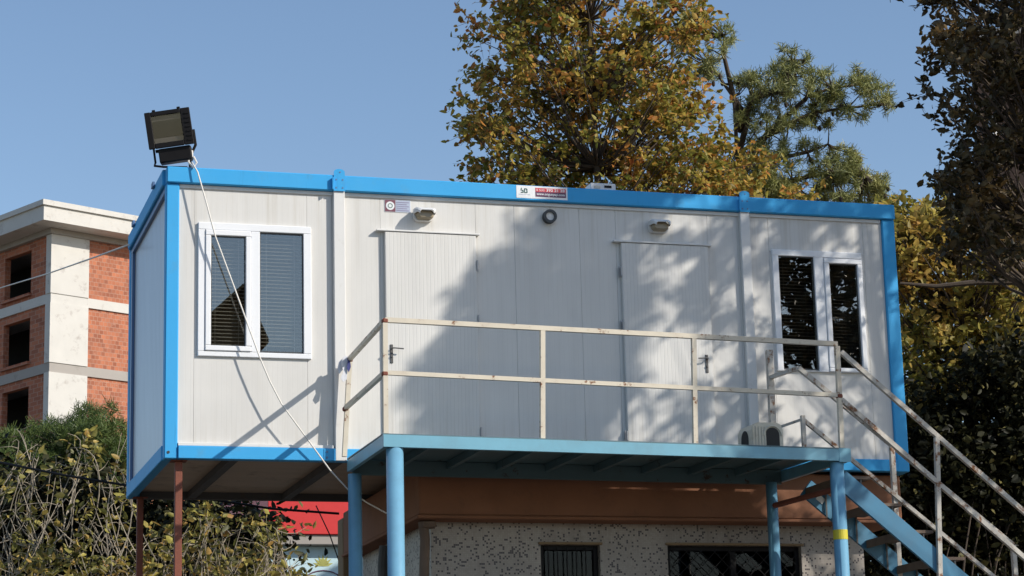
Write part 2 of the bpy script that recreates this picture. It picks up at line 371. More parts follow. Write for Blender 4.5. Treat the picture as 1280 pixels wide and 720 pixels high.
# front wall panels, with openings for the windows
y0w, y1w = .030, .085
WL = (.284, 1.296, 5.408, 6.614); WR = (5.739, 6.666, 5.441, 6.611)
zlo, zhi = ZB+.113, ZT-.146
seams = [.1165, .255, 1.262, 1.490, 1.935, 2.83, 3.20, 3.83, 4.185, 5.10, 5.40, 5.72, 6.70, LX-.132]
def wall_piece(a, b, c, d): part(MB().bbox(a+.0008, b-.0008, y0w, y1w, c, d, .0012), 'wall_panel', 'panel')
for a, b in zip(seams[:-1], seams[1:]):
    if a == .255 or a == 5.72:
        w_ = WL if a < 1 else WR
        wall_piece(a, b, w_[3]-.02, zhi); wall_piece(a, b, zlo, w_[2]+.02)
        if w_[0]-a > .002: wall_piece(a, w_[0]+.02, w_[2]+.022, w_[3]-.022)
        if b-w_[1] > .002: wall_piece(w_[1]-.02, b, w_[2]+.022, w_[3]-.022)
    elif a == 1.935 or a == 4.185:
        wall_piece(a, b, 6.612, zhi)
        wall_piece(a, b, zlo, 6.606)
    else: wall_piece(a, b, zlo, zhi)
for a, b, c, d in ((.12, LX-.14, zlo, 5.40), (.12, LX-.14, 6.63, zhi), (1.31, 5.72, 5.401, 6.629)):
    part(MB().box(a, b, .0862, .092, c, d), 'backing_sheet', 'whiteback')
# trims: slim white bottom and top flashing
part(MB().bbox(.117, 1.49, -.006, .029, zlo, zlo+.028, .003), 'trim_strip', 'trimw')
part(MB().bbox(.117, LX-.14, .014, .029, zhi-.035, zhi-.001, .003), 'trim_strip', 'trimw')
# joint posts with bracket ears and bolts
for x0, x1 in ((1.497, 1.600), (5.420, 5.515)):
    p = part(MB().bbox(x0, x1, -.022, .028, zlo-.11 if x0 > 0 else zlo, zhi, .005), 'joint_post', 'trimw')
    ea = []
    for t in range(9):
        an = math.pi*t/8; ea.append(((x0+x1)/2+.05*math.cos(an), -.038, ZT+.028+.028*math.sin(an)))
    b = MB().prism([(x0-.002, -.038, ZT-.15), (x1+.002, -.038, ZT-.15)]+ea, (0, .007, 0))
    b.bar((x0-.012, -.05, ZT-.14), (x0-.012, -.05, ZT-.03), .010, .03)
    e = part(b, 'bracket_plate', 'blue')
    for zz in (.025, -.045, -.12):
        for xx in ((x0+x1)/2+.006,) if zz > 0 else (x0+.022, x1-.022):
            MB().tube([(xx+.0001*zz, -.0405, ZT+zz), (xx, -.036, ZT+zz)], .008, 10).build('bolt', M['bluedark'], e)
# base plate bolts left of the walkway
bp = part(MB().bbox(1.395, 1.49, -.024, -.0185, ZB+.004, ZB+.108, .002), 'joint_plate', 'blue')
for zz in (.03, .08): MB().tube([(1.42, -.03, ZB+zz), (1.42, -.02, ZB+zz)], .010, 10).build('bolt', M['bluedark'], bp)
# end wall
part(MB().bbox(.035, .085, .122, WY-.122, ZB+.131, ZT-.147, .002), 'end_wall_panel', 'endp')
part(MB().bbox(LX-.09, LX-.04, .122, WY-.122, ZB+.131, ZT-.147, .002), 'end_wall_panel', 'endp')
part(MB().bbox(.12, LX-.14, WY-.08, WY-.03, ZB+.131, ZT-.147, .002), 'rear_wall_panel', 'endp')
part(MB().bbox(.006, .034, .122, .16, ZB+.131, ZT-.147, .003), 'trim_strip', 'trimw')
part(MB().bbox(.006, .034, WY-.22, WY-.122, ZB+.131, ZT-.147, .003), 'trim_strip', 'bluedark')
part(MB().bbox(.004, .034, .161, WY-.221, ZT-.20, ZT-.147, .003), 'trim_strip', 'bluedark')
# windows
def window(o, gfix, gsash, sash_out, label):
    x0, x1, z0, z1 = o
    W = thing('window', (x0, 0, z0), None, None); del_ = W
    W.parent = cab; W.location = Vector((x0, 0, z0))-Vector((0, 0, ZB)); W['label'] = label
    f = MB(); yF, yB = .004, .075
    sx0, sx1, sz0, sz1 = sash_out
    fx0, fx1, fz0, fz1 = gfix
    xs = sorted([x0, x1]); mull = (fx0, fx1)
    # outer frame: four bars + mullion
    lo, hi = (sz0, sz1), (fz0, fz1)
    f.bbox(x0, x1, yF, yB, max(sz1, fz1), z1, .005); f.bbox(x0, x1, yF, yB, z0, min(sz0, fz0), .005)
    zt_, zb_ = max(sz1, fz1)-.0005, min(sz0, fz0)+.0005
    if sx0 < fx0: f.bbox(x0, sx0, yF, yB, zb_, zt_, .004); f.bbox(fx1, x1, yF, yB, zb_, zt_, .004); f.bbox(sx1, fx0, yF, yB, zb_, zt_, .004)
    else: f.bbox(x0, fx0, yF, yB, zb_, zt_, .004); f.bbox(sx1, x1, yF, yB, zb_, zt_, .004); f.bbox(fx1, sx0, yF, yB, zb_, zt_, .004)
    f.build('frame', M['pvc'], W)
    s = MB(); a0, a1, c0, c1 = gsash; yS = -.008
    s.bbox(sx0+.002, sx1-.002, yS, .06, c1, sz1-.002, .006); s.bbox(sx0+.002, sx1-.002, yS, .06, sz0+.002, c0, .006)
    s.bbox(sx0+.002, a0, yS, .06, c0+.0005, c1-.0005, .006); s.bbox(a1, sx1-.002, yS, .06, c0+.0005, c1-.0005, .006)
    s.build('sash', M['pvc'], W)
    gk = MB()
    for (q0, q1, r0, r1, yy) in ((a0, a1, c0, c1, .022), (fx0, fx1, fz0, fz1, .030)):
        for b in ((q0, q0+.009, r0, r1), (q1-.009, q1, r0, r1), (q0+.009, q1-.009, r0, r0+.009), (q0+.009, q1-.009, r1-.009, r1)):
            gk.box(b[0], b[1], yy-.006, yy-.001, b[2], b[3])
    gk.build('gasket', M['darkgrey'], W)
    MB().box(a0-.003, a1+.003, .022, .028, c0-.003, c1+.003).build('pane', M['glass'], W)
    MB().box(fx0-.003, fx1+.003, .030, .036, fz0-.003, fz1+.003).build('pane', M['glass'], W)
    b = MB(); z = z1-.09
    while z > z0+.10:
        for q0, q1 in ((a0-.01, a1+.01), (fx0-.01, fx1+.01)):
            b.add([(q0, .080, z-.007), (q1, .080, z-.007), (q1, .098, z+.005), (q0, .098, z+.005)], [(0, 1, 2, 3)])
        z -= .033
    for q in (a0+.05, a1-.05, fx0+.07, fx1-.07): b.tube([(q, .08, z1-.06), (q, .08, z0+.08)], .0016, 5)
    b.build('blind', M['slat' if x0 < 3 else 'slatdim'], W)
    return W
window(WL, (.833, 1.225, 5.463, 6.545), (.397, .705, 5.504, 6.496), (.345, .757, 5.455, 6.548), 'white two pane window nearest the floodlight with a cord crossing it')
window(WR, (5.801, 6.165, 5.457, 6.551), (6.317, 6.610, 5.478, 6.495), (6.262, 6.655, 5.438, 6.545), 'white two pane window in tree shade beside the staircase')
# doors
def door(x0, x1, z0, z1, hinge_right, label):
    D = thing('door', (x0, 0, z0), None, None); D.parent = cab; D.location = Vector((x0, 0, z0-ZB)); D['label'] = label
    MB().bbox(x0+.028, x1-.006, -.016, .026, z0, z1, .004).build('leaf', M['doorp'], D)
    MB().bbox(x0-.05, x1+.03, -.026, .028, z1+.004, z1+.020, .003).build('drip_edge', M['trimw'], D)
    hx = x1+.001 if hinge_right else x0+.019
    for hz in (z0+.12, z0+1.15, z1-.32):
        MB().tube([(hx, -.020, hz), (hx, -.020, hz+.085)], .009, 8).box(hx-.016, hx+.016, .0, .006, hz-.01, hz+.095).build('hinge', M['grey'], D)
    kx = x0+.075 if hinge_right else x1-.07; s = 1 if hinge_right else -1
    kz = z0+.90
    h = MB().bbox(kx-.013, kx+.013, -.024, -.0165, kz-.13, kz+.04, .003)
    h.tube([(kx, -.02, kz), (kx, -.062, kz), (kx+.02*s, -.068, kz), (kx+.10*s, -.066, kz-.004)], .006, 8)
    h.tube([(kx, -.023, kz-.07), (kx, -.034, kz-.07)], .010, 10)
    h.build('handle', M['joist'], D)
door(1.940, 2.826, 4.620, 6.600, True, 'white ribbed door in sunlight with its handle on the left edge')
door(4.192, 5.090, 4.620, 6.600, False, 'white ribbed door in dappled shade with its handle on the right edge')
# bulkhead lamps over the doors
def lamp(xc, zc, label):
    Lp = thing('wall_lamp', (xc, 0, zc), None, None); Lp.parent = cab; Lp.location = Vector((xc, 0, zc-ZB)); Lp['label'] = label
    def rr(wd, ht, y, dz=0, n=6):
        pts = []
        r = min(wd, ht)*.42
        for cx, cz, a in ((wd/2-r, ht/2-r, 0), (-wd/2+r, ht/2-r, 90), (-wd/2+r, -ht/2+r, 180), (wd/2-r, -ht/2+r, 270)):
            for k in range(n+1): t = R(a+90*k/n); pts.append((xc+cx+r*math.cos(t), y, zc+dz+cz+r*math.sin(t)))
        return pts
    def loft(rings):
        m = MB(); k = len(rings[0]); vs = [p for r_ in rings for p in r_]; fs = []
        for i in range(len(rings)-1):
            for j in range(k): fs.append((i*k+j, (i+1)*k+j, (i+1)*k+(j+1)%k, i*k+(j+1)%k))
        fs.append(tuple(range(k))); fs.append(tuple(range((len(rings)-1)*k, len(rings)*k))[::-1]); return m.add(vs, fs)
    loft([rr(.19, .11, .029), rr(.195, .115, .0), rr(.19, .11, -.02)]).build('base', M['trimw'], Lp)
    loft([rr(.165, .085, -.019, -.002), rr(.16, .08, -.06, -.004), rr(.125, .055, -.085, -.004)]).build('lens', M['lens'], Lp, smooth=False)
    hood = MB(); n = 12
    top = []
    for y, wd, zz in ((-.005, .20, .062), (-.06, .20, .060), (-.115, .17, .040), (-.135, .13, .024)):
        row = [(-wd/2, zz-.050+(.02 if y < -.1 else 0)), (-wd/2, zz-.012), (-wd/2+.015, zz), (wd/2-.015, zz), (wd/2, zz-.012), (wd/2, zz-.050+(.02 if y < -.1 else 0))]
        top.append([(xc+a, y, zc+b) for a, b in row])
    vs = [p for r_ in top for p in r_]; vs += [(p[0]*.97+xc*.03, p[1]+.004, p[2]-.006) for p in vs]
    k = 6; off = 24; fs = []
    for i in range(3):
        for j in range(5): fs.append((i*k+j, i*k+j+1, (i+1)*k+j+1, (i+1)*k+j)); fs.append((off+i*k+j, off+(i+1)*k+j, off+(i+1)*k+j+1, off+i*k+j+1))
    for i in range(3): fs += [(i*k, (i+1)*k, off+(i+1)*k, off+i*k), (i*k+5, off+i*k+5, off+(i+1)*k+5, (i+1)*k+5)]
    fs += [(18+j, 18+j+1, off+18+j+1, off+18+j) for j in range(5)]
    hood.add(vs, fs).build('hood', M['trimw'], Lp)
    return Lp
lamp(2.335, 6.770, 'white hooded lamp in full sun above the sunlit door')
lamp(4.600, 6.768, 'white hooded lamp above the shaded door')
# round vent
vx, vz = 3.535, 6.818
def ring(cx, y, cz, r0, r1, d, n=28):
    m = MB(); vs = []; fs = []
    for k in range(n):
        t = 2*math.pi*k/n; c, s = math.cos(t), math.sin(t)
        vs += [(cx+r0*c, y, cz+r0*s), (cx+r1*c, y, cz+r1*s), (cx+r1*c, y+d, cz+r1*s), (cx+r0*c, y+d, cz+r0*s)]
    for k in range(n):
        a, b = 4*k, 4*((k+1) % n)
        for q in range(4): fs.append((a+q, a+(q+1) % 4, b+(q+1) % 4, b+q))
    return m.add(vs, fs)
vp = part(ring(vx, -.03, vz, .040, .064, .058), 'round_vent', 'darkgrey')
MB().tube([(vx, -.012, vz), (vx, .029, vz)], .0395, 24).build('vent_cap', M['trimw'], vp)
# stickers with their writing
def text(body, x, z, h, wd, mat, parent, y, font_bold=False):
    c = bpy.data.curves.new('lettering', 'FONT'); c.body = body; c.size = 1; c.extrude = 0
    if font_bold: c.offset = .02
    o = bpy.data.objects.new('lettering', c); COL.objects.link(o)
    bpy.context.view_layer.update(); dx, dz = o.dimensions.x, o.dimensions.y
    dg = bpy.context.evaluated_depsgraph_get(); me = bpy.data.meshes.new_from_object(o.evaluated_get(dg))
    bpy.data.objects.remove(o); bpy.data.curves.remove(c)
    V = np.array([v.co[:] for v in me.vertices]); mn, mx = V.min(0), V.max(0)
    org = ORG[parent.name]
    for v in me.vertices:
        u = (v.co.x-mn[0])/(mx[0]-mn[0]); t = (v.co.y-mn[1])/(mx[1]-mn[1])
        v.co = (x+u*wd-org[0], y-org[1], z+t*h-org[2])
    me.materials.clear(); me.materials.append(mat)
    o = bpy.data.objects.new('lettering', me); COL.objects.link(o); o.parent = parent; ORG[o.name] = org
    return o
st = part(MB().box(3.212, 3.705, -.0325, -.0302, ZT-.125, ZT-.006), 'advert_sticker', 'whitesticker')
MB().box(3.395, 3.690, -.0345, -.0328, ZT-.058, ZT-.022).build('red_field', M['redsticker'], st)
MB().box(3.395, 3.690, -.0345, -.0328, ZT-.105, ZT-.0585).build('plum_field', M['navysticker'], st)
text('0 532', 3.403, ZT-.051, .020, .080, M['whitesticker'], st, -.0352)
text('392 21 28', 3.500, ZT-.053, .026, .178, M['whitesticker'], st, -.0352, True)
text('www.ongunyapi.com', 3.405, ZT-.098, .030, .272, M['whitesticker'], st, -.0352, True)
lg = MB(); cx, cz = 3.285, ZT-.055
lg.tube([(cx-.022, -.034, cz+.026), (cx-.026, -.034, cz+.006), (cx-.008, -.034, cz+.004), (cx-.010, -.034, cz-.016), (cx-.028, -.034, cz-.016)], .005, 5)
lg.tube([(cx+.002, -.034, cz-.016), (cx+.010, -.034, cz+.022), (cx+.028, -.034, cz+.018), (cx+.030, -.034, cz-.016), (cx+.010, -.034, cz-.018)], .005, 5)
lg.build('logo', M['greenprint'], st)
text('ONGUN YAPI', 3.232, ZT-.096, .010, .112, M['bluegrey'], st, -.0342)
sg = part(MB().box(1.978, 2.222, .0262, .0294, 6.795, 6.912), 'warning_sticker', 'whitesticker')
MB().box(1.982, 2.078, .0242, .0258, 6.799, 6.908).build('dark_field', M['maroon'], sg)
MB().box(2.082, 2.218, .0242, .0258, 6.799, 6.908).build('blue_field', M['bluegrey'], sg)
MB().tube([(2.030, .0222, 6.853), (2.030, .0238, 6.853)], .040, 24).build('white_disc', M['whitesticker'], sg)
ring(2.030, .0205, 6.853, .016, .023, .0012, 20).build('emblem_ring', M['greenprint'], sg)
tl = MB()
for k in range(5): tl.box(2.090, 2.205-.018*(k % 2), .0222, .0238, 6.886-k*.019, 6.893-k*.019)
tl.build('text_lines', M['purpleline'], sg)

# small white box lying on the roof edge
bx = thing('switch_box', (4.09, .15, ZT), 'small white box with a dark slot lying on the blue roof edge', 'box')
MB().bbox(3.965, 4.215, .06, .22, ZT+.001, ZT+.085, .008).build('case', M['trimw'], bx)
MB().box(4.10, 4.17, .054, .0585, ZT+.04, ZT+.062).build('slot', M['black'], bx)
MB().box(4.0, 4.06, .054, .0585, ZT+.03, ZT+.055).build('plate', M['cream'], bx)

# ------------------------------------------------------------------ floodlight on the roof corner
fl = thing('floodlight', (.12, .10, ZT), 'large black square floodlight tilted on a bracket at the roof corner', 'floodlight')
P0 = Vector((.035, .06, 7.455)); rot = Matrix.Rotation(R(-13), 3, 'Z') @ Matrix.Rotation(R(-8), 3, 'Y') @ Matrix.Rotation(R(8), 3, 'X')
def FL(mb):                      # move local box coordinates into the tilted lamp
    mb.v = [tuple(P0+rot @ Vector(v)) for v in mb.v]; return mb
hb = MB()
hb.add([(-.19,-.10,-.155),(.19,-.10,-.155),(.19,-.10,.155),(-.19,-.10,.155),(-.10,.10,-.08),(.10,.10,-.08),(.10,.10,.08),(-.10,.10,.08)],
       [(0,3,2,1)[::-1],(4,5,6,7)[::-1],(0,1,5,4),(1,2,6,5),(2,3,7,6),(3,0,4,7)])
FL(hb).build('housing', M['black'], fl)
rim = MB()
for b in ((-.20,-.145,-.165,.165),(.115,.20,-.165,.165),(-.144,.114,.125,.165),(-.144,.114,-.165,-.12)): rim.bbox(b[0],b[1],-.13,-.101,b[2],b[3],.005)
for k in range(7): rim.box(.150,.19,-.137,-.1305,-.13+k*.04,-.118+k*.04)
for xx in (-.13, .09): rim.bbox(xx, xx+.03, -.125, -.10, .1655, .182, .004)
FL(rim).build('rim', M['black'], fl)
FL(MB().box(-.1445, .1145, -.122, -.117, -.1195, .1245)).build('glass', M['floodglass'], fl)
rf = MB()
for k in range(6):
    z0_, z1_ = -.118+k*.04, -.118+(k+1)*.04; d0 = -.106+.02*math.sin(math.pi*k/6)**2; d1 = -.106+.02*math.sin(math.pi*(k+1)/6)**2
    rf.add([(-.143,d0,z0_),(.113,d0,z0_),(.113,d1,z1_),(-.143,d1,z1_)], [(0,1,2,3)])
FL(rf).build('reflector', plain('dull_reflector', (.16,.145,.135), .5, metal=.0, var=.2, scale=14), fl)
bb = MB().bbox(-.125, .165, -.10, .06, -.295, -.1655, .012); bb.bbox(-.15, -.10, -.08, -.02, -.19, -.1665, .004)
FL(bb).build('ballast_box', M['black'], fl)
yk = MB().tube([P0+rot @ Vector(v) for v in ((-.165, 0, -.06), (-.168, 0, -.27))]+[Vector((-.10, .06, ZT+.02)), Vector((-.02, .05, ZT+.012)), Vector((.19, .05, ZT+.02))], .010, 6)
yk.tube([P0+rot @ Vector((.205, 0, -.02)), P0+rot @ Vector((.205, 0, -.16)), (.215, .06, ZT+.12), (.215, .05, ZT+.012)], .013, 6)
yk.build('yoke', M['black'], fl)
clp = MB().bbox(.18, .235, .00, .07, ZT+.10, ZT+.17, .008).tube([(.2, .0, ZT+.10), (.19, -.02, ZT+.05), (.23, -.045, ZT-.01), (.26, -.045, ZT+.04), (.235, -.02, ZT+.10)], .009, 6)
clp.build('clamp', M['ivory'], fl)

# the cord from the floodlight to the house
cp = [(240,203),(247,215),(257,250),(269,295),(296,368),(324,445),(337,476),(352,505),(385,550),(412,587),(435,612),(458,628),(482,641),(500,648)]
ys = [-.05,-.075,-.085,-.09,-.095,-.10,-.10,-.10,-.09,-.06,.0,.06,.12,.135]
cord = MB().tube([at_y(*p, y) for p, y in zip(cp, ys)], .0068, 7)
prop(cord.build('cord', M['ivory'], smooth=True), 'pale cord hanging from the floodlight down across the window', 'cord')

# ------------------------------------------------------------------ walkway
wk = thing('walkway', (3.6, -.75, 0), 'light blue raised steel walkway with cream railing along the cabin doors', 'walkway')
FLc = (1.565, -1.55, 4.494); FRc = (5.715, -1.45, 4.470); BLc = (1.597, -.035, 4.516); BRc = (5.70, -.035, 4.49)
def lerp(a, b, t): return tuple(a[i]+(b[i]-a[i])*t for i in range(3))
def dz(p, z): return (p[0], p[1], p[2]+z)
def W_(mb, name, mat, **k): return mb.build(name, M[mat], wk, **k)
# plate
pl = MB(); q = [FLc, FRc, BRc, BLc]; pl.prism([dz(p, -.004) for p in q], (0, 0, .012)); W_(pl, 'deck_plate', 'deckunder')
W_(MB().bar(dz(FLc, -.055), dz((FRc[0]+.03, FRc[1], FRc[2]), -.060), .05, .10), 'front_beam', 'deck')
W_(MB().bar((FRc[0]+.03, FRc[1]-.028, FRc[2]-.06), (FRc[0]-.08, FRc[1]-.028, FRc[2]-.06), .006, .12), 'end_plate', 'deck')
W_(MB().bar((FLc[0]+.02, FLc[1]+.026, FLc[2]-.058), (BLc[0]+.02, BLc[1], BLc[2]-.062), .04, .10), 'side_beam', 'deck')
W_(MB().bar((FRc[0]-.0, FRc[1]+.027, FRc[2]-.065), (BRc[0], BRc[1], BRc[2]-.065), .04, .10), 'side_beam', 'deck')
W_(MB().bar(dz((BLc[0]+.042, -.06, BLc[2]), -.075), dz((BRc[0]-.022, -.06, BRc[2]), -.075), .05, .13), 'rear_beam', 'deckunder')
for k in range(1, 9):
    t = k/9; a = lerp(FLc, FRc, t); b = lerp(BLc, BRc, t)
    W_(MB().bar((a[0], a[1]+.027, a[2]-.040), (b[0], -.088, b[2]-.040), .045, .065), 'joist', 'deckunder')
def pole(p, ptop, r, mat='pole', yel=False):
    c = MB().tube([(p[0], p[1], 0), (p[0], p[1], ptop)], r, 24, caps=True)
    c.v = [v for v in c.v]
    o = W_(c, 'support_pole', mat, smooth=False)
    for f in o.data.polygons: f.use_smooth = len(f.vertices) == 4
    return o
pfl = pole((1.675, -1.50), 4.386, .071)
pbl = pole((1.650, -.10), 4.375, .060)
pfr = pole((5.640, -1.40), 4.352, .062)
pbr = pole((5.560, -.12), 4.360, .052)
z_y = at_y(1050, 668, -1.46)[2]
cy = MB(); n = 20; r_ = .0635
cy.tube([(5.640, -1.40, z_y-.04), (5.640, -1.40, z_y+.045)], r_, n, caps=False); cy.build('yellow_band', M['yellow'], pfr)
# railings
pt = lambda x, y, d: tuple(at_y(x, y, d))
RW = .040
T0, T1 = pt(481, 400, -1.53), pt(1046, 430, -1.43)
Mi0, Mi1 = pt(481, 466, -1.53), pt(1049, 494, -1.43)
TB, MBk = pt(437, 449, -.12), pt(432, 510, -.12)
W_(MB().bar(T0, T1, RW), 'top_rail', 'cream'); W_(MB().bar((Mi0[0]+.02, Mi0[1], Mi0[2]), (Mi1[0]-.02, Mi1[1], Mi1[2]), RW*.9), 'middle_rail', 'cream')
W_(MB().bar((T0[0], T0[1]+.022, T0[2]-.002), TB, RW*.9), 'top_rail', 'cream'); W_(MB().bar((Mi0[0], Mi0[1]+.02, Mi0[2]), MBk, RW*.9), 'middle_rail', 'cream')
def post(top, xb, yb, zb): return W_(MB().bar((xb, yb, zb), top, RW), 'railing_post', 'cream')
post((T0[0], T0[1], T0[2]-.021), T0[0]-.005, T0[1], FLc[2]+.009)
for px, bx_ in ((678, 678), (867, 869)):
    t = (px-481)/(1046-481); y = -1.53+.10*t
    a = at_y(px, 412 if px < 700 else 424, y); b = at_y(bx_, 545 if px < 700 else 553, y)
    post((a[0], y, lerp(T0, T1, (a[0]-T0[0])/(T1[0]-T0[0]))[2]-.0205), b[0], y, lerp(FLc, FRc, t)[2]+.009)
post((T1[0], T1[1], T1[2]-.0205), T1[0]-.01, T1[1], FRc[2]+.009)
post((TB[0], TB[1], TB[2]-.01), MBk[0]-.015, TB[1], BLc[2]+.009)
for q in (T0, Mi0, Mi1, MBk, TB):
    W_(MB().bbox(q[0]-.026, q[0]+.026, q[1]-.026, q[1]+.026, q[2]-.030, q[2]+.012, .010), 'weld_joint', 'rust')
# rear gate posts by the shaded window
G0 = (5.60, -.13, 4.502)
W_(MB().bar(G0, (5.60, -.13, 5.60), .055), 'railing_post', 'rail2')
# rusty brace between the right hand poles
W_(MB().tube([(5.56, -.18, 4.14), (5.63, -1.33, 4.13)], .026, 10), 'brace', 'rust')

# ------------------------------------------------------------------ staircase
stc = thing('staircase', (8.4, -1, 0), 'steep blue steel staircase with weathered rails descending from the walkway', 'staircase')
SLO = -.815; YF, YK = -1.40, -.58
def S_(mb, name, mat, **k): return mb.build(name, M[mat], stc, **k)
def zs(x): return 4.10+SLO*(x-5.75)          # stringer centre line
XE = 5.75+4.05/.815
for y in (YF, YK):
    x_a = 5.67 if y == YF else 5.70
    up_ = .05 if y == YF else .11
    S_(MB().bar((x_a, y, zs(x_a)+up_), (XE+up_, y, .05), .035, .165, up=(0, 0, 1)), 'stringer', 'stair')
for k in range(1, 17):
    x = 5.76+.285*k-.22; z = 4.475-.2325*k
    S_(MB().box(x-.14, x+.14, YF+.02, YK-.02, z-.026, z).box(x-.14, x-.126, YF+.02, YK-.02, z-.07, z-.0265), 'tread', 'tread')
    S_(MB().bar((x+.05, YF+.035, z-.024), (x+.05, YF+.035, zs(x+.05)-.02), .014), 'tread_bracket', 'joist')
    S_(MB().bar((x+.05, YK-.035, z-.024), (x+.05, YK-.035, zs(x+.05)-.02), .014), 'tread_bracket', 'joist')
def rail(p, q, w_=.040, mat='rail2', name='handrail'): return S_(MB().bar(p, q, w_), name, mat)
# front side
a = pt(1051, 440, -1.43); b = pt(1280, 640, -1.43); d = [b[i]-a[i] for i in range(3)]
e_ = tuple(a[i]+d[i]*2.75 for i in range(3)); rail((a[0], a[1]-.0, a[2]), e_)
a2 = pt(1052, 500, -1.43); b2 = pt(1280, 697, -1.43); d2 = [b2[i]-a2[i] for i in range(3)]
e2 = tuple(a2[i]+d2[i]*2.75 for i in range(3)); rail(a2, e2, name='lower_rail')
for fx in (6.60, 8.2, 9.9):
    zt = a[2]+(fx-a[0])*d[2]/d[0]; S_(MB().bar((fx-.06, -1.432, zs(fx)-.10), (fx, -1.432, zt-.02), .040), 'stair_post', 'rail2')
# rear side
c0 = pt(998, 460, -.575); c1 = (7.74, -.575, c0[2]-.782*(7.74-c0[0]))
rail(c0, c1); rail((5.60, -.16, c0[2]-.01), (c0[0], c0[1]-.0, c0[2]), .034, name='return_rail')
f0 = pt(1003, 524, -.60); f1 = (7.74, -.60, f0[2]-.782*(7.74-f0[0])); rail(f0, f1, .034, name='lower_rail')
rail((5.60, -.16, f0[2]-.02), f0, .020, name='return_rail')
S_(MB().bar((f0[0]-.005, -.62, 4.50), (f0[0]-.005, -.62, f0[2]+.03), .036), 'stair_post', 'rail2')
for fx in (6.575, 7.74):
    zt = c0[2]+(fx-c0[0])*-.782; S_(MB().bar((fx, -.578, zs(fx)-.35), (fx, -.578, zt), .042), 'stair_post', 'rail2')
S_(MB().bar((5.80, -.601, zs(5.80)+.11), (5.86, -.601, zs(5.86)+.11), .004, .055), 'metal_tag', 'silver')

# rag tied to the railing
rg = MB(); rp = at_y(433, 452, -.14)
def rag(mb, c, pts, off):
    P_ = [(c[0]+a, c[1]+off+.010*math.sin(9*b+off*40), c[2]+b) for a, b in pts]
    mb.prism(P_, (0, .006, 0))
rag(rg, rp, [(-.025, .04), (.0, .055), (.02, .035), (.028, .0), (.01, -.06), (.0, -.16), (-.03, -.185), (-.055, -.15), (-.028, -.09), (-.05, -.02)], 0)
rag(rg, rp, [(-.06, .0), (-.03, .03), (-.012, .0), (-.03, -.07), (-.06, -.11), (-.075, -.06)], .02)
ro = prop(rg.build('rag', M['cloth']), 'white and navy rag tied to the left end of the cream railing', 'rag')
r2 = MB(); rag(r2, rp, [(.010, .02), (.03, .0), (.035, -.05), (.016, -.10), (.0, -.06)], -.014); r2.build('navy_fold', M['cloth2'], ro)

# cream plastic pet box on the walkway
pc = at_y(951, 556, -1.20); px0, pz0 = pc[0], 4.486
pb = thing('pet_shelter', (px0, -1.20, pz0), 'small cream ribbed plastic box with dark arched openings standing on the walkway', 'box')
def arch(w_, h_, n=10): 
    return [(-w_/2, 0)]+[(-w_/2*math.cos(math.pi*k/n), h_-w_/2+w_/2*math.sin(math.pi*k/n)) for k in range(n+1)]+[(w_/2, 0)]
hw, hd, ht = .145, .16, .215
bd = MB(); prof = [(-hw, 0), (-hw, ht*.72), (-hw*.86, ht*.93), (-hw*.6, ht), (hw*.6, ht), (hw*.86, ht*.93), (hw, ht*.72), (hw, 0)]
bd.prism([(px0+a, -1.20-hd, pz0+b) for a, b in prof], (0, 2*hd, 0))
bo = bd.build('body', M['cream_plastic'], pb)
MB().prism([(px0+.045+a, -1.20-hd-.004, pz0+.002+b) for a, b in arch(.13, .17)], (0, .003, 0)).build('opening', M['dark'], pb)  # dark plates on the solid body, coloured like an unlit inside
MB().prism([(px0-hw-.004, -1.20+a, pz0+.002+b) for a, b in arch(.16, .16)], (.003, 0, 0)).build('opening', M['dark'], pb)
rb = MB()
for k in range(5): rb.bbox(px0-.14+.028*k, px0-.128+.028*k, -1.20-hd-.008, -1.20-hd-.0005, pz0+.01, pz0+ht*.84, .002)
rb.tube([(px0+.045-.085*math.cos(math.pi*k/10), -1.20-hd-.006, pz0+.10+.085*math.sin(math.pi*k/10)) for k in range(11)], .008, 6)
rb.build('rib', M['cream_plastic'], pb)

# ------------------------------------------------------------------ rust coloured props below the cabin
for (x, y, r_, lab) in ((.14, .12, .031, 'rust red square post under the front left cabin corner'), (.115, 2.50, .030, 'rust red square post under the rear left cabin corner')):
    m = MB().bbox(x-r_, x+r_, y-r_, y+r_, 0, ZB-.010, .004).bbox(x-.07, x+.07, y-.06, y+.06, ZB-.0098, ZB-.0008, .002)
    prop(m.build('support_post', M['rust']), lab, 'post', 'red posts propping the left end of the cabin')

# ------------------------------------------------------------------ lower house
hs = thing('tiled_house', (4.6, 2, 0), 'low house with speckled mosaic walls and terracotta roof band under the cabin', 'house')
def H_(mb, name, mat, **k): return mb.build(name, M[mat], hs, **k)
BX0, BX1, BY0, BY1 = 2.29, 7.00, .16, 3.35
zb0, zb1 = 4.06, 4.488
H_(MB().bbox(BX0, BX1, BY0, BY1, zb0, zb1, .012).bbox(BX0-.02, BX1+.02, BY0-.02, BY1, zb0-.03, zb0-.001, .006), 'roof_band', 'band')
hx0, hx1, hy = 2.46, 6.70, .42
W1 = (3.49, 4.06, 2.6, 3.835); W2 = (4.72, 6.06, 1.9, 3.838)
wl = MB(); xs_ = [hx0, W1[0], W1[1], W2[0], W2[1], hx1]
for i in (0, 2, 4): wl.box(xs_[i], xs_[i+1], hy, hy+.2, 0, zb0-.03)
wl.box(W1[0], W1[1], hy, hy+.2, W1[3], zb0-.03).box(W1[0], W1[1], hy, hy+.2, 0, W1[2]).box(W2[0], W2[1], hy, hy+.2, W2[3], zb0-.03).box(W2[0], W2[1], hy, hy+.2, 0, W2[2])
H_(wl, 'front_wall', 'mosaic')
H_(MB().box(hx0, hx0+.2, hy+.2, 3.2, 0, zb0-.03), 'side_wall', 'mosaic')
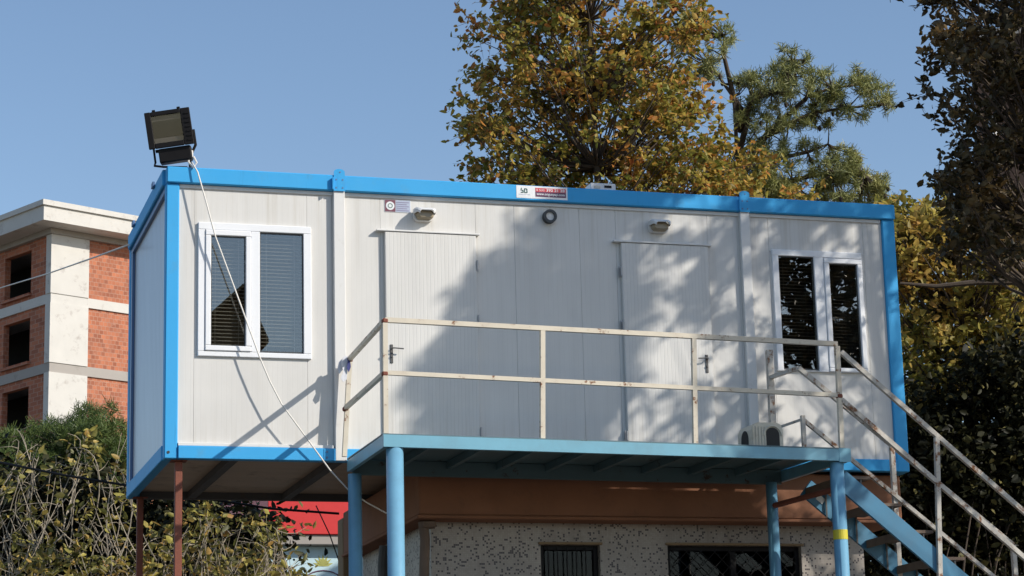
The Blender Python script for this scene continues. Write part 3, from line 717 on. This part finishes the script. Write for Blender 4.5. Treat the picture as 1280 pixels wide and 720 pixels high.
H_(MB().box(hx1-.2, hx1, hy+.2, 3.2, 0, zb0-.03), 'side_wall', 'mosaic')
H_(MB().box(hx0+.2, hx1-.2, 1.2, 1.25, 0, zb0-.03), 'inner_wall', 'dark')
def hwin(w_, lattice):
    W = thing('window', (w_[0], hy, w_[2]), None, None); W.parent = hs; W.location = Vector((w_[0], hy, w_[2]))-Vector((4.6, 2, 0))
    x0, x1, z0, z1 = w_; f = MB()
    for b in ((x0, x0+.045, z0, z1), (x1-.045, x1, z0, z1), (x0+.046, x1-.046, z1-.045, z1), (x0+.046, x1-.046, z0, z0+.045)): f.bbox(b[0], b[1], hy+.06, hy+.12, b[2], b[3], .004)
    if lattice: f.bbox((x0+x1)/2-.03, (x0+x1)/2+.03, hy+.06, hy+.12, z0+.046, z1-.046, .004)
    f.build('frame', M['black'], W)
    MB().box(x0+.045, x1-.045, hy+.09, hy+.096, z0+.045, z1-.045).build('pane', M['darkglass'], W)
    gr = MB()
    if lattice:
        st_ = .14; n_ = int((x1-x0)/st_)+1; hgt = z1-z0
        for k in range(-14, n_):
            for s_ in (1, -1):
                xa = x0+k*st_+(0 if s_ > 0 else hgt); xb = xa+s_*hgt; 
                t0, t1 = 0, 1
                pa = np.array([xa, z0]); pb_ = np.array([xb, z1]); dd = pb_-pa
                lo_, hi_ = sorted(((x0+.05-pa[0])/dd[0], (x1-.05-pa[0])/dd[0])); lo_ = max(lo_, 0.02); hi_ = min(hi_, .98)
                if hi_ > lo_: gr.bar((*(pa+dd*lo_)[:1], hy+.03+.012*(s_ > 0), (pa+dd*lo_)[1]), (*(pa+dd*hi_)[:1], hy+.03+.012*(s_ > 0), (pa+dd*hi_)[1]), .006)
    else:
        x = x0+.08
        while x < x1-.04: gr.tube([(x, hy+.03, z0+.02), (x, hy+.03, z1-.02)], .006, 6); x += .09
    gr.build('grille', M['black' if lattice else 'black'], W)
    MB().bbox(x0-.02, x1+.02, hy-.025, hy-.001, z1+.001, z1+.022, .003).build('lintel_strip', M['ochre'], W)
hwin(W1, False); hwin(W2, True)
dp = MB(); 
dp.tube([(2.36, .30, 4.02), (2.38, .32, 3.86), (2.37, .34, 3.5), (2.35, .34, 0)], .045, 12)
dp.bbox(2.34, 2.47, .25, .37, 3.96, 4.02, .01)
prop(dp.build('downpipe', M['tread'], hs), None)
dp2 = MB().tube([(2.38, 1.9, 3.98), (2.36, 1.9, 3.8), (2.36, 1.9, 0)], .05, 10); dp2.build('downpipe', M['joist'], hs)
# ochre pillar behind the poles
pa = at_y(434, 640, 3.5)
prop(MB().bbox(pa[0]-.06, pa[0]+.03, 3.45, 3.7, 0, 4.45, .01).build('pillar', M['ochre']), 'narrow ochre pillar behind the rear left blue pole', 'pillar')

# ------------------------------------------------------------------ unfinished brick block, far left
ap0 = deep(62, 450, 98); CX, CY = ap0[0], ap0[1]
az = R(63.5); dR = np.array([math.sin(az), math.cos(az)]); dL = np.array([-math.cos(az), math.sin(az)])
ab = thing('brick_block', (CX, CY, 0), 'unfinished red brick apartment block with pale concrete columns and flat roof', 'building')
def Q(r, l, z): return (CX+dR[0]*r+dL[0]*l, CY+dR[1]*r+dL[1]*l, z)
def ablk(mb, r0, r1, l0, l1, z0, z1):
    return mb.add([Q(r0,l0,z0),Q(r1,l0,z0),Q(r1,l1,z0),Q(r0,l1,z0),Q(r0,l0,z1),Q(r1,l0,z1),Q(r1,l1,z1),Q(r0,l1,z1)],
                  [(0,3,2,1),(4,5,6,7),(0,1,5,4),(1,2,6,5),(2,3,7,6),(3,0,4,7)])
def z_at(y, x=63): return deep(x, y, 98)[2]
zt1, zt0 = z_at(249), z_at(276)
f1 = z_at(368); f2 = z_at(459); st_h = f1-f2; slab = .42
RL, LLn = 14, 16; colw = 1.85
def Bp(mb, name, mat): return mb.build(name, M[mat], ab)
Bp(ablk(ablk(MB(), -1.1, RL+1, -1.1, LLn+1, zt0, zt1-.25), -1.2, RL+1.1, -1.2, LLn+1.1, zt1-.249, zt1-.02), 'roof_slab', 'concrete')
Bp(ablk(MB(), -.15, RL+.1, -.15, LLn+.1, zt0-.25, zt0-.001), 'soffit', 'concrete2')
levels = [f1-k*st_h for k in range(0, 7)]
tops = [zt0-.25]+[l-slab/2 for l in levels[:-1]]
for k, (lv, tp) in enumerate(zip(levels, tops)):
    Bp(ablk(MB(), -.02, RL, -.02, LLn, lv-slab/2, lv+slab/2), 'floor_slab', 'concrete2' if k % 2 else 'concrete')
    b0, t0 = lv+slab/2+.001, tp-.001
    Bp(ablk(MB(), -.06, colw, -.06, .35, b0, t0), 'column', 'concrete')
    Bp(ablk(MB(), colw+3.9+2.0, colw+3.9+2.6, 0.03, .35, b0, t0), 'column', 'concrete')
    Bp(ablk(ablk(MB(), colw+.003, colw+5.898, .06, .30, b0, t0), colw+6.502, RL, .06, .30, b0, t0), 'brick_wall', 'brick')
    # left face: wall with one opening per bay
    w0, w1 = 1.75, 3.95; s0, s1 = b0+.30, t0-.35
    m = MB()
    for l0, l1, q0, q1 in ((.352, w0, b0, t0), (w0, w1, b0, s0), (w0, w1, s1, t0), (w1, 8.4, b0, t0), (8.4, 11.0, b0, s0), (8.4, 11., s1, t0), (11., LLn, b0, t0)):
        ablk(m, .06, .34, l0, l1, q0, q1)
    Bp(m, 'brick_wall', 'brick')
    Bp(ablk(MB(), -.10, .40, w0-.1, w1+.1, s0-.12, s0-.002), 'window_sill', 'brick')
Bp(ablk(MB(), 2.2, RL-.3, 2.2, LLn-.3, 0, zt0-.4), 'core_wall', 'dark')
Bp(ablk(MB(), 3, 6, 5, 8, zt1-.02, zt1+.6), 'roof_upstand', 'concrete')

# ------------------------------------------------------------------ gabled house across the street, mirrored in the left window
gh = thing('gabled_house', (8.1, -48, 0), 'brown gabled house across the street mirrored in the sunlit window', 'house')
MB().box(7.2, 9.0, -54, -45.6, 0, 15.3).prism([(7.2, -45.6, 15.3), (9.0, -45.6, 15.3), (8.45, -45.6, 16.5)], (0, -8.4, 0)).build('wall', M['ochre'], gh)
MB().prism([(8.45, -45.2, 16.62), (6.9, -45.2, 15.15), (6.9, -45.2, 15.02), (8.45, -45.2, 16.505)], (0, -9, 0)).build('roof', M['ochre'], gh)
MB().prism([(8.452, -45.2, 16.62), (9.2, -45.2, 15.0), (9.2, -45.2, 14.88), (8.452, -45.2, 16.505)], (0, -9, 0)).build('roof', M['ochre'], gh)

# ------------------------------------------------------------------ small shop with red fascia far left under the cabin
sp_ = deep(385, 690, 44)
shp = thing('shop', (sp_[0], sp_[1], 0), 'pale blue shop front with a bright red fascia seen under the cabin', 'building')
sx = sp_[0]; sy = sp_[1]
zr0 = at_y(385, 667, sy)[2]; zr1 = zr0+1.6; xr = at_y(437, 690, sy)[0]; xl = at_y(338, 690, sy)[0]
MB().bbox(xl, xr+1.5, sy, sy+6, 0, zr0-.24, .01).build('wall', M['paleblue'], shp)
MB().bbox(xl-.1, xr+1.6, sy-.25, sy+6.1, zr0-.238, zr0-.05, .01).build('cornice', M['concrete2'], shp)
MB().bbox(xl-.1, xr+1.6, sy-.30, sy+6.1, zr0-.048, zr1, .01).build('fascia', M['red'], shp)
ec = at_y(404, 700, sy-.02)
em = MB()
for k in range(7):
    t = R(90+(k-3)*24); l_ = .24-.012*abs(k-3)
    c_ = (ec[0], sy-.006, ec[2]-.12); tip = (c_[0]+l_*math.cos(t), c_[1], c_[2]+l_*math.sin(t)); sd = (math.sin(t)*.028, -math.cos(t)*.028)
    md = ((c_[0]+tip[0])/2, (c_[2]+tip[2])/2)
    em.prism([c_, (md[0]+sd[0], c_[1], md[1]+sd[1]), tip, (md[0]-sd[0], c_[1], md[1]-sd[1])], (0, .004, 0))
em.build('leaf_emblem', M['emblem'], shp)
MB().tube([(ec[0]+.42*math.cos(R(20+14*k)), sy-.01, ec[2]-.50+.30*math.sin(R(20+14*k))) for k in range(11)], .012, 5).build('emblem_arc', M['navysticker'], shp)

# ------------------------------------------------------------------ brown house far right
hb_ = deep(1262, 300, 38)
bh = thing('brown_house', (hb_[0], hb_[1], 0), 'tall dark brown house mostly hidden by the tree at the right edge', 'house')
zt_ = deep(1250, 24, 38)[2]; xl_ = deep(1226, 300, 38)[0]
ca, sa = math.cos(R(-31)), math.sin(R(-31))
def rbx(x0, x1, y0, y1, z0, z1):
    m = MB().box(x0, x1, y0, y1, z0, z1); m.v = [(xl_+v[0]*ca-v[1]*sa, hb_[1]+v[0]*sa+v[1]*ca, v[2]) for v in m.v]; return m
rbx(0, 9, 0, 7, 0, zt_-.13).build('wall', M['brownhouse'], bh)
rbx(-.12, 9.1, -.12, 7.1, zt_-.129, zt_).build('parapet_cap', M['concrete2'], bh)
for wz in (zt_-3.2, zt_-6.2): rbx(1.2, 2.4, -.03, -.002, wz, wz+1.4).build('window', M['darkglass'], bh)
c_ = deep(1241, 180, 37.0); MB().tube([(c_[0], c_[1], c_[2]-.45), (c_[0], c_[1], c_[2]+.45)], .09, 12).build('vent_pipe', M['grey'], bh)

# ------------------------------------------------------------------ vegetation
def leaf_mesh(P, size, name, mat, parent, up=.25, droop=0., wr=.30, face=None):
    """P (n,3) leaf roots; every leaf is a small folded blade of six corners"""
    n = len(P)
    d = RNG.normal(size=(n, 3)); d[:, 2] = d[:, 2]*.7-droop; d /= np.linalg.norm(d, axis=1)[:, None]
    r = RNG.normal(size=(n, 3)); r[:, 2] += up
    sdir = np.cross(d, r); sdir /= np.linalg.norm(sdir, axis=1)[:, None]; nn = np.cross(sdir, d)
    Ln = (size*RNG.uniform(.5, 1.35, n))[:, None]; Wd = Ln*wr*RNG.uniform(.8, 1.25, (n, 1)); fo = Wd*RNG.uniform(.1, .6, (n, 1))
    cu = Ln*RNG.uniform(-.18, .05, (n, 1))
    V = np.stack([P, P+d*Ln*.28+sdir*Wd*.92+nn*fo, P+d*Ln*.68+sdir*Wd*.72+nn*(fo*.7+cu*.4), P+d*Ln+nn*cu,
                  P+d*Ln*.68-sdir*Wd*.72+nn*(fo*.7+cu*.4), P+d*Ln*.28-sdir*Wd*.92+nn*fo], 1).reshape(-1, 3)
    b = np.arange(n)[:, None]*6
    F = np.concatenate([b+np.array([0, 1, 2, 3]), b+np.array([0, 3, 4, 5])], 0)
    return raw(name, V, F, mat, parent)
def curve(a, b, sag=.12, n=5, jit=.06):
    a, b = np.array(a, float), np.array(b, float); L_ = np.linalg.norm(b-a); pts = []
    side = RNG.normal(size=3)*L_*jit
    for k in range(n+1):
        t = k/n; p = a+(b-a)*t; p = p+side*math.sin(math.pi*t); p[2] -= sag*L_*math.sin(math.pi*t)*(1-t)*.9; pts.append(p)
    return pts
def branchy(mb, root_line, ends, r0, r1=.004, n=5, sag=.15):
    """limbs from a trunk line to each clump centre"""
    A = np.array(root_line)
    for e in ends:
        # start lower on the trunk than the clump itself
        zz = e[2]-.55*np.linalg.norm(e[:2]-A[len(A)//2][:2])-.15
        k = int(np.argmin(abs(A[:, 2]-zz))); s_ = A[k]
        pts = curve(s_, e, sag, n); L_ = np.linalg.norm(e-s_)
        rr = [r0*min(1, L_/2)*(1-t/n)**1.1+r1 for t in range(n+1)]; mb.tube(pts, rr, 5, caps=False)
def in_ell(n, ells, d0, th, vol=True):
    """n points spread through crown lobes given as (x, y, rx, ry[, depth shift]) seen from the yard at distance d0"""
    wts = np.array([e[2]*e[3] for e in ells], float); wts /= wts.sum(); out = []
    pick = RNG.choice(len(ells), n, p=wts)
    for i in pick:
        e = ells[i]; v = RNG.normal(size=3); v /= np.linalg.norm(v); v *= RNG.uniform(.0, 1)**(1/2.6)
        dd = d0+(e[4] if len(e) > 4 else 0)+v[2]*th
        out.append(deep(e[0]+v[0]*e[2], e[1]+v[1]*e[3], dd))
    return np.array(out)
def spread(C_, k, r, flat=.8):
    idx = np.repeat(np.arange(len(C_)), k); v = RNG.normal(size=(len(idx), 3)); v[:, 2] *= flat
    return C_[idx]+v*r*RNG.uniform(.5, 1.0, (len(idx), 1))
def twigs_of(C_, k, r, per):
    """k thin twigs around every clump centre and leaf roots set along them"""
    n = len(C_)*k; a = np.repeat(C_, k, 0)+RNG.normal(size=(n, 3))*r*.25
    d = RNG.normal(size=(n, 3)); d[:, 2] = d[:, 2]*.7+.15; d /= np.linalg.norm(d, axis=1)[:, None]
    L_ = r*RNG.uniform(.8, 2.0, (n, 1)); b = a+d*L_
    m = per; t = np.tile(np.linspace(.15, 1.0, m), n)[:, None]+RNG.uniform(-.06, .06, (n*m, 1))
    P = np.repeat(a, m, 0)+np.repeat(d*L_, m, 0)*t+RNG.normal(size=(n*m, 3))*r*.07
    P[:, 2] -= (t[:, 0]**2)*r*.25
    w_ = .0042; u = np.cross(d, RNG.normal(size=(n, 3))); u /= np.linalg.norm(u, axis=1)[:, None]; v = np.cross(d, u)
    b2 = b.copy(); b2[:, 2] -= r*.25
    V = np.stack([a+u*w_, a-u*w_*.5+v*w_*.87, a-u*w_*.5-v*w_*.87, b2+u*w_*.4, b2-u*w_*.2+v*w_*.35, b2-u*w_*.2-v*w_*.35], 1).reshape(-1, 3)
    o = np.arange(n)[:, None]*6
    F = np.concatenate([o+np.array(q) for q in ([0, 1, 4, 3], [1, 2, 5, 4], [2, 0, 3, 5])], 0)
    return P, V, F
def tree(name, label, cat, base, top, clumps, per, r, leaf, mat, trunk_r=.12, lsize=.08, group=None, limb=.035, bark='bark', wr=.30, lev=1):
    t = thing(name, (base[0], base[1], 0), label, cat, group)
    line = [np.array(base)+(np.array(top)-np.array(base))*k/14+np.array([math.sin(k*.9)*.05, math.cos(k*.7)*.05, 0])*min(1, k/4) for k in range(15)]
    mb = MB(); mb.tube(line, [trunk_r*(1-.8*k/14) for k in range(15)], 9); branchy(mb, line, clumps[::lev], limb)
    mb.build('trunk', M[bark], t, smooth=True)
    P, TV, TF = twigs_of(clumps, max(2, int(per/6.5)), r, 7)
    raw('twigs', TV, TF, M[bark], t)
    leaf_mesh(P, lsize, 'crown', M[mat], t, wr=wr)
    return t
# 1. the autumn tree behind the cabin
E1 = [(700,-60,110,80),(640,40,62,60),(720,60,95,90),(810,70,75,90),(650,130,75,75),(740,150,100,80),(830,160,80,80),(640,205,72,50),(720,235,110,60),(830,235,110,55),(905,225,70,45),(940,262,80,40),(1000,258,55,26),(620,255,50,30),(600,160,30,40),(770,-90,100,60),(860,30,40,50)]
c1 = in_ell(560, E1, 31, 1.5)
b1 = deep(745, 300, 31); t1 = deep(735, -150, 31)
tree('autumn_tree', 'large autumn tree with orange and olive leaves behind the cabin', 'tree', (b1[0], b1[1], 0), t1, c1, 47, .20, None, 'leaf_autumn', .11, .095, limb=.017)
# stray twigs on its left side
# 2. the pine
def pine(name, label, base, top, limbs, tufts, mat, nl=.17, per=70, group=None, cones=True, tr=.12, up=.35, ts=.06):
    t = thing(name, (base[0], base[1], 0), label, 'pine tree', group)
    mb = MB(); line = [np.array(base)+(np.array(top)-np.array(base))*k/14+np.array([math.sin(k*.8)*.06, 0, 0]) for k in range(15)]
    mb.tube(line, [tr*(1-.8*k/14) for k in range(15)], 9)
    for lb in limbs: mb.tube(lb, [.05*(1-.75*k/(len(lb)-1)) for k in range(len(lb))], 6)
    allp = np.array([p for lb in limbs for p in lb]+line)
    for e in tufts:
        k = int(np.argmin(np.linalg.norm(allp-e, axis=1)+.0)); mb.tube(curve(allp[k], e, .1, 3), [.014, .011, .008, .005], 4, caps=False)
    mb.build('trunk', M['bark'], t, smooth=True)
    n = len(tufts)*per; C_ = np.repeat(tufts, per, 0)+RNG.normal(size=(n, 3))*ts
    d = RNG.normal(size=(n, 3)); d[:, 2] += up; d /= np.linalg.norm(d, axis=1)[:, None]
    s_ = np.cross(d, RNG.normal(size=(n, 3))); s_ /= np.linalg.norm(s_, axis=1)[:, None]; Ln = nl*RNG.uniform(.6, 1.1, (n, 1)); wd = nl*.045
    V = np.stack([C_-s_*wd, C_+s_*wd, C_+d*Ln+s_*wd*.5, C_+d*Ln-s_*wd*.5], 1).reshape(-1, 3)
    raw('needles', V, np.arange(n)[:, None]*4+np.array([0, 1, 2, 3]), M[mat], t)
    if cones:
        for e in tufts[::9]:
            p = e+RNG.normal(size=3)*.06; MB().tube([p, p+[0, 0, -.03], p+[0, 0, -.07], p+[0, 0, -.09]], [.012, .028, .024, .006], 7).build('cone', M['cone'], t)
    return t
DP = 33
def px(*pts): return [deep(x, y, DP+(z if (z := 0) else 0)) for x, y in pts]
limbs = [px((925,215),(950,175),(985,155),(1020,140),(1060,135),(1105,130)), px((925,225),(960,165),(990,140),(1010,120),(1040,110),(1080,105)), px((925,185),(935,150),(920,125),(905,105),(888,80)),
         px((922,165),(940,125),(965,115),(985,95),(990,75)), px((930,230),(965,200),(1010,190),(1035,180)), px((925,250),(990,225),(1040,215),(1080,220)), px((925,155),(905,70),(905,45))]
E2 = [(985,85,28,26),(1010,110,50,26),(1040,135,55,22),(1090,115,26,18),(1100,130,20,16),(955,105,40,20),(1000,150,50,14),(895,75,22,18),(905,50,16,22),(880,90,22,18),(950,155,36,18),(960,190,45,25),(1020,180,22,10),(1045,205,45,22),(1075,225,36,16),(985,222,55,25),(930,225,50,35),(1100,232,16,12),(1075,100,22,16),(945,135,30,18),(870,25,18,20),(850,50,22,20),(1010,245,50,22),(1060,245,50,22),(1085,250,35,20),(960,235,50,30)]
tf = in_ell(600, E2, DP, .8)
bp_ = deep(930, 300, DP); tp_ = deep(922, 120, DP)
pine('pine_tree', 'spreading pine with grey green needles right of the autumn tree', (bp_[0], bp_[1], 0), tp_, limbs, tf, 'needle', nl=.115, per=62, ts=.028)
# 3. leafy tree coloured dark for shade at the right edge
E3 = [(1200,20,48,40),(1250,60,60,70),(1185,75,34,34),(1245,150,60,60),(1180,130,30,26),(1230,235,52,50),(1190,225,28,26),(1260,300,40,60),(1215,300,30,30),(1290,-20,80,60),(1185,-20,40,30),(1330,120,60,150),(1200,270,26,22),(1225,190,50,24)]
c3 = in_ell(270, E3, 23.5, 1.2)
b3 = deep(1300, 400, 23.5); t3 = deep(1285, -60, 23.5)
tree('dark_tree', 'brown leaved tree coloured dark for shade filling the upper right edge', 'tree', (b3[0], b3[1], 0), t3, c3, 39, .17, None, 'leaf_dark', .12, .088, limb=.03)
# 4. yellow green tree behind the right end of the cabin
E4 = [(1150,285,40,40),(1130,340,40,50),(1195,290,45,45),(1230,370,50,60),(1170,380,55,60),(1260,330,40,70),(1130,420,40,40),(1200,445,70,40),(1265,420,40,50),(1110,300,30,50),(1150,480,45,30),(1310,380,50,80),(1215,480,70,34),(1160,510,50,26),(1140,310,30,45),(1120,290,22,36)]
c4 = in_ell(330, E4, 27.5, 1.3)
b4 = deep(1195, 600, 27.5); t4 = deep(1200, 270, 27.5)
tree('yellowing_tree', 'yellow green tree between the cabin end and the right edge', 'tree', (b4[0], b4[1], 0), t4, c4, 42, .19, None, 'leaf_yellow', .07, .10)
lb = MB().tube([deep(1330,352,26), deep(1280,352,26), deep(1220,353,26), deep(1170,358,26), deep(1125,354,26)], [.05, .045, .035, .025, .015], 7)
prop(lb.build('bare_branch', M['bark']), 'dark bare branch reaching sideways through the yellow green tree', 'branch')
# 5. dark shrubbery right and left
def shrub(name, label, ells, d0, th, n, per, r, mat, ls, group=None, twigs=0, twmat='bark', base=None, body=False):
    C_ = in_ell(n, ells, d0, th); c = C_.mean(0)
    t = thing(name, (c[0], c[1], 0), label, 'shrub', group)
    mb = MB()
    for e in C_[::max(1, len(C_)//90)]:
        s_ = np.array([c[0]+(e[0]-c[0])*.5, c[1]+(e[1]-c[1])*.5, 0]); mb.tube(curve(s_, e, -.05, 5, .08), [.03, .024, .018, .013, .009, .005], 5, caps=False)
    mb.build('stems', M[twmat], t)
    leaf_mesh(spread(C_, per, r), ls, 'foliage', M[mat], t)
    return t
E5 = [(1190,580,95,50),(1240,620,90,80),(1150,600,60,60),(1190,700,120,70),(1120,690,70,60),(1300,560,60,120),(1270,480,60,40),(1150,520,50,30)]
shrub('dark_hedge', 'hedge coloured nearly black for deep shade behind the staircase', E5, 26.0, .8, 430, 90, .25, 'leaf_hedge', .095)
# low grey wall top seen through the stairs
wq = at_y(1230, 672, 6.2)
# 6. left side: dark pine bush, dark hedge, pale twiggy shrubs
E6 = [(60,560,75,38),(120,540,42,34),(20,580,50,40),(150,590,50,60),(90,600,80,50)]
tf2 = in_ell(620, E6, 38, 1.2); tf2b = tf2
b6 = deep(90, 700, 38)
pine('pine_bush', 'bushy dark green pine below the brick block', (b6[0], b6[1], 0), deep(90, 560, 38), [], tf2, 'needle2', nl=.135, per=70, cones=False, tr=.1, up=.9, ts=.05)
E7 = [(60,690,110,75),(170,680,90,70),(250,690,80,65),(310,690,40,45),(100,640,100,45),(0,640,60,60),(270,650,50,26)]
shrub('leafy_hedge', 'tangled hedge coloured dark for shade behind the pale twigs at lower left', E7, 35, .9, 330, 62, .32, 'leaf_hedge', .13)
def twiggy(name, label, ells, d0, nst, nlf, seed, th=.6, lp=.40):
    C_ = in_ell(nst, ells, d0, th); c = C_.mean(0)
    t = thing(name, (c[0], c[1], 0), label, 'shrub', 'dry shrubs growing under and left of the cabin'); mb = MB(); tips = []
    for e in C_:
        L_ = RNG.uniform(.5, 1.6); an = RNG.uniform(-1.0, 1.0); s_ = e-np.array([math.sin(an)*L_*.6, RNG.normal()*.2, L_])
        bow = RNG.normal(size=3)*.30; m_ = (s_+e)/2+bow
        pts = [(1-u)**2*s_+2*u*(1-u)*m_+u*u*e for u in [k/7 for k in range(8)]]
        mb.tube(pts, [.0085-.0008*k for k in range(8)], 4, caps=False)
        for k in range(RNG.integers(1, 4)):
            j = RNG.integers(2, 7); p = pts[j]; q_ = p+np.array([RNG.normal()*.16, RNG.normal()*.1, RNG.uniform(.0, .25)]); mb.tube(curve(p, q_, -.1, 3, .15), [.006, .005, .004, .0025], 4, caps=False); tips.append(q_)
        tips.append(e)
    mb.build('stems', M['twig'], t)
    tips = np.array(tips); k = RNG.random(len(tips)) < lp; tips = tips[k]
    P = spread(tips, nlf, .095); leaf_mesh(P, .115, 'foliage', M['leaf_shrub'], t, wr=.25); return t
twiggy('dry_shrub', 'tangled shrub with pale twigs and yellow leaves at the lower left edge', [(20,640,60,80),(60,600,60,60),(40,560,50,40)], 29.8, 46, 8, 1, lp=.35)
twiggy('dry_shrub', 'pale twiggy shrub with yellow leaves just left of the red posts', [(120,620,55,70),(130,680,60,50),(100,560,30,40),(150,570,20,45)], 29.4, 46, 8, 2, lp=.35)
twiggy('dry_shrub', 'twiggy shrub with yellow leaves right of the front red post', [(270,680,70,45),(240,660,60,30),(300,700,60,40),(200,690,40,40)], 29.6, 80, 8, 3, lp=.5)
twiggy('dry_shrub', 'thin twiggy shrub overlapping the red shop fascia', [(340,700,26,40),(335,665,20,24)], 30, 38, 8, 4, lp=.5)
twiggy('dry_shrub', 'low yellow leaved shrub along the bottom left corner', [(60,715,120,30),(160,715,60,26)], 29.0, 60, 9, 5, lp=.7)

# 7. the tall shade tree out to the right: its shadow lies on the cabin
def wallpt(u, v, t): return np.array([u+A_*t, -t, v+B_*t])
CL = []
def addcl(n, ub, vb, tb, cond=None):
    c_ = 0
    while c_ < n:
        u, v, t_ = RNG.uniform(*ub), RNG.uniform(*vb), RNG.uniform(*tb)
        if cond and not cond(u, v): continue
        CL.append(wallpt(u, v, t_)); c_ += 1
def left_edge(v):
    pts = [(2.4, 3.3), (4.0, 3.0), (4.4, 2.8), (4.84, 2.40), (5.2, 2.36), (5.48, 2.42), (5.66, 2.75), (6.09, 2.83), (6.45, 3.15), (6.72, 3.40), (7.1, 3.9), (8.5, 5.2)]
    return float(np.interp(v, [p[0] for p in pts], [p[1] for p in pts]))
addcl(190, (2, 4.25), (3.0, 7.6), (6.2, 8.4), lambda u, v: u > left_edge(v)+.14+.08*math.sin(v*11) and (u-3.60)**2+(v-6.48)**2 > .30**2 and (u-3.28)**2+(v-6.30)**2 > .26**2 and (u-3.5)**2+(v-5.75)**2 > .2**2 and u < 4.0-.25*max(0, 5.6-v))
shade1 = np.array(CL); CL = []
addcl(84, (3.7, 5.6), (2.6, 6.4), (4.0, 5.6), lambda u, v: u > 3.9-.25*max(0, 5.6-v))
addcl(190, (4.0, 8.4), (6.45, 8.3), (3.6, 5.2))
addcl(34, (2, 4.2), (4.4, 7.1), (6.0, 7.6), lambda u, v: left_edge(v)-.10 < u < left_edge(v)+.16)
shade2 = np.array(CL); CL = []
addcl(185, (5.0, 8.2), (2.6, 6.7), (2.4, 3.6), lambda u, v: math.sin(5.2*(u+.75*v))+.9*math.sin(4.1*(v-.6*u)+1) < 1.0)
shade3 = np.array(CL)
tree('shade_tree', 'slender small leaved tree out of view whose shade speckles the right hand window wall', 'tree', (11.6, -3.4, 0), (10.6, -3.2, 10.2), shade3, 18, .10, None, 'leaf_plain', .09, .085, limb=.003, lev=3)
tree('shade_tree', 'dense leafy tree out of view whose shadow covers the middle of the cabin', 'tree', (13.0, -8.2, 0), (12.2, -7.4, 13.5), shade1, 95, .20, None, 'leaf_plain', .22, .13, limb=.02)
tree('shade_tree', 'airy leafy tree out of view that dapples the right end of the cabin', 'tree', (14.6, -6.0, 0), (13.6, -5.6, 12.5), shade2, 38, .13, None, 'leaf_plain', .16, .10, limb=.006, lev=3)
S3 = RNG.normal(size=(260, 3)); S3 /= np.linalg.norm(S3, axis=1)[:, None]; S3 = np.array([10.4, -9.2, 8.2])+S3*np.array([2.0, 1.2, 2.1])*RNG.uniform(.2, 1, (260, 1))**.5
tree('yard_tree', 'green tree across the yard mirrored in the right hand window', 'tree', (10.4, -9.2, 0), (10.4, -9.2, 9.6), S3, 46, .22, None, 'leaf_dark', .14, .12, limb=.03)

pp = MB().tube([tuple(at_y(*q, 4.2)) for q in ((1150,668),(1180,667),(1225,668),(1250,671),(1266,682),(1272,700),(1274,730))], .075, 12)
prop(pp.build('drain_pipe', M['joist'], smooth=True), 'fat grey pipe bending down behind the stair rails', 'pipe')

# ------------------------------------------------------------------ wires
def wire(name, pts, r, mat, label, sm=True): prop(MB().tube(pts, r, 6).build(name, M[mat], smooth=sm), label, 'cable')
wire('cable', [deep(-60,375,40), deep(0,360,36), deep(60,342,31), deep(120,321,25), deep(161,306,22)], .009, 'ivory', 'pale thin cable running from the cabin corner past the brick block')
wire('cable', [deep(-60,570,26), deep(0,578,25), deep(80,594,24.5), deep(160,607,24), deep(250,622,24), deep(340,636,24), deep(424,642,24)], .014, 'black', 'thick black cable running under the cabin through the dry shrubs')
wire('cable', [deep(395,632,26), deep(412,668,26), deep(432,725,26)], .007, 'black', 'thin black cable slanting across the pale blue shop wall')
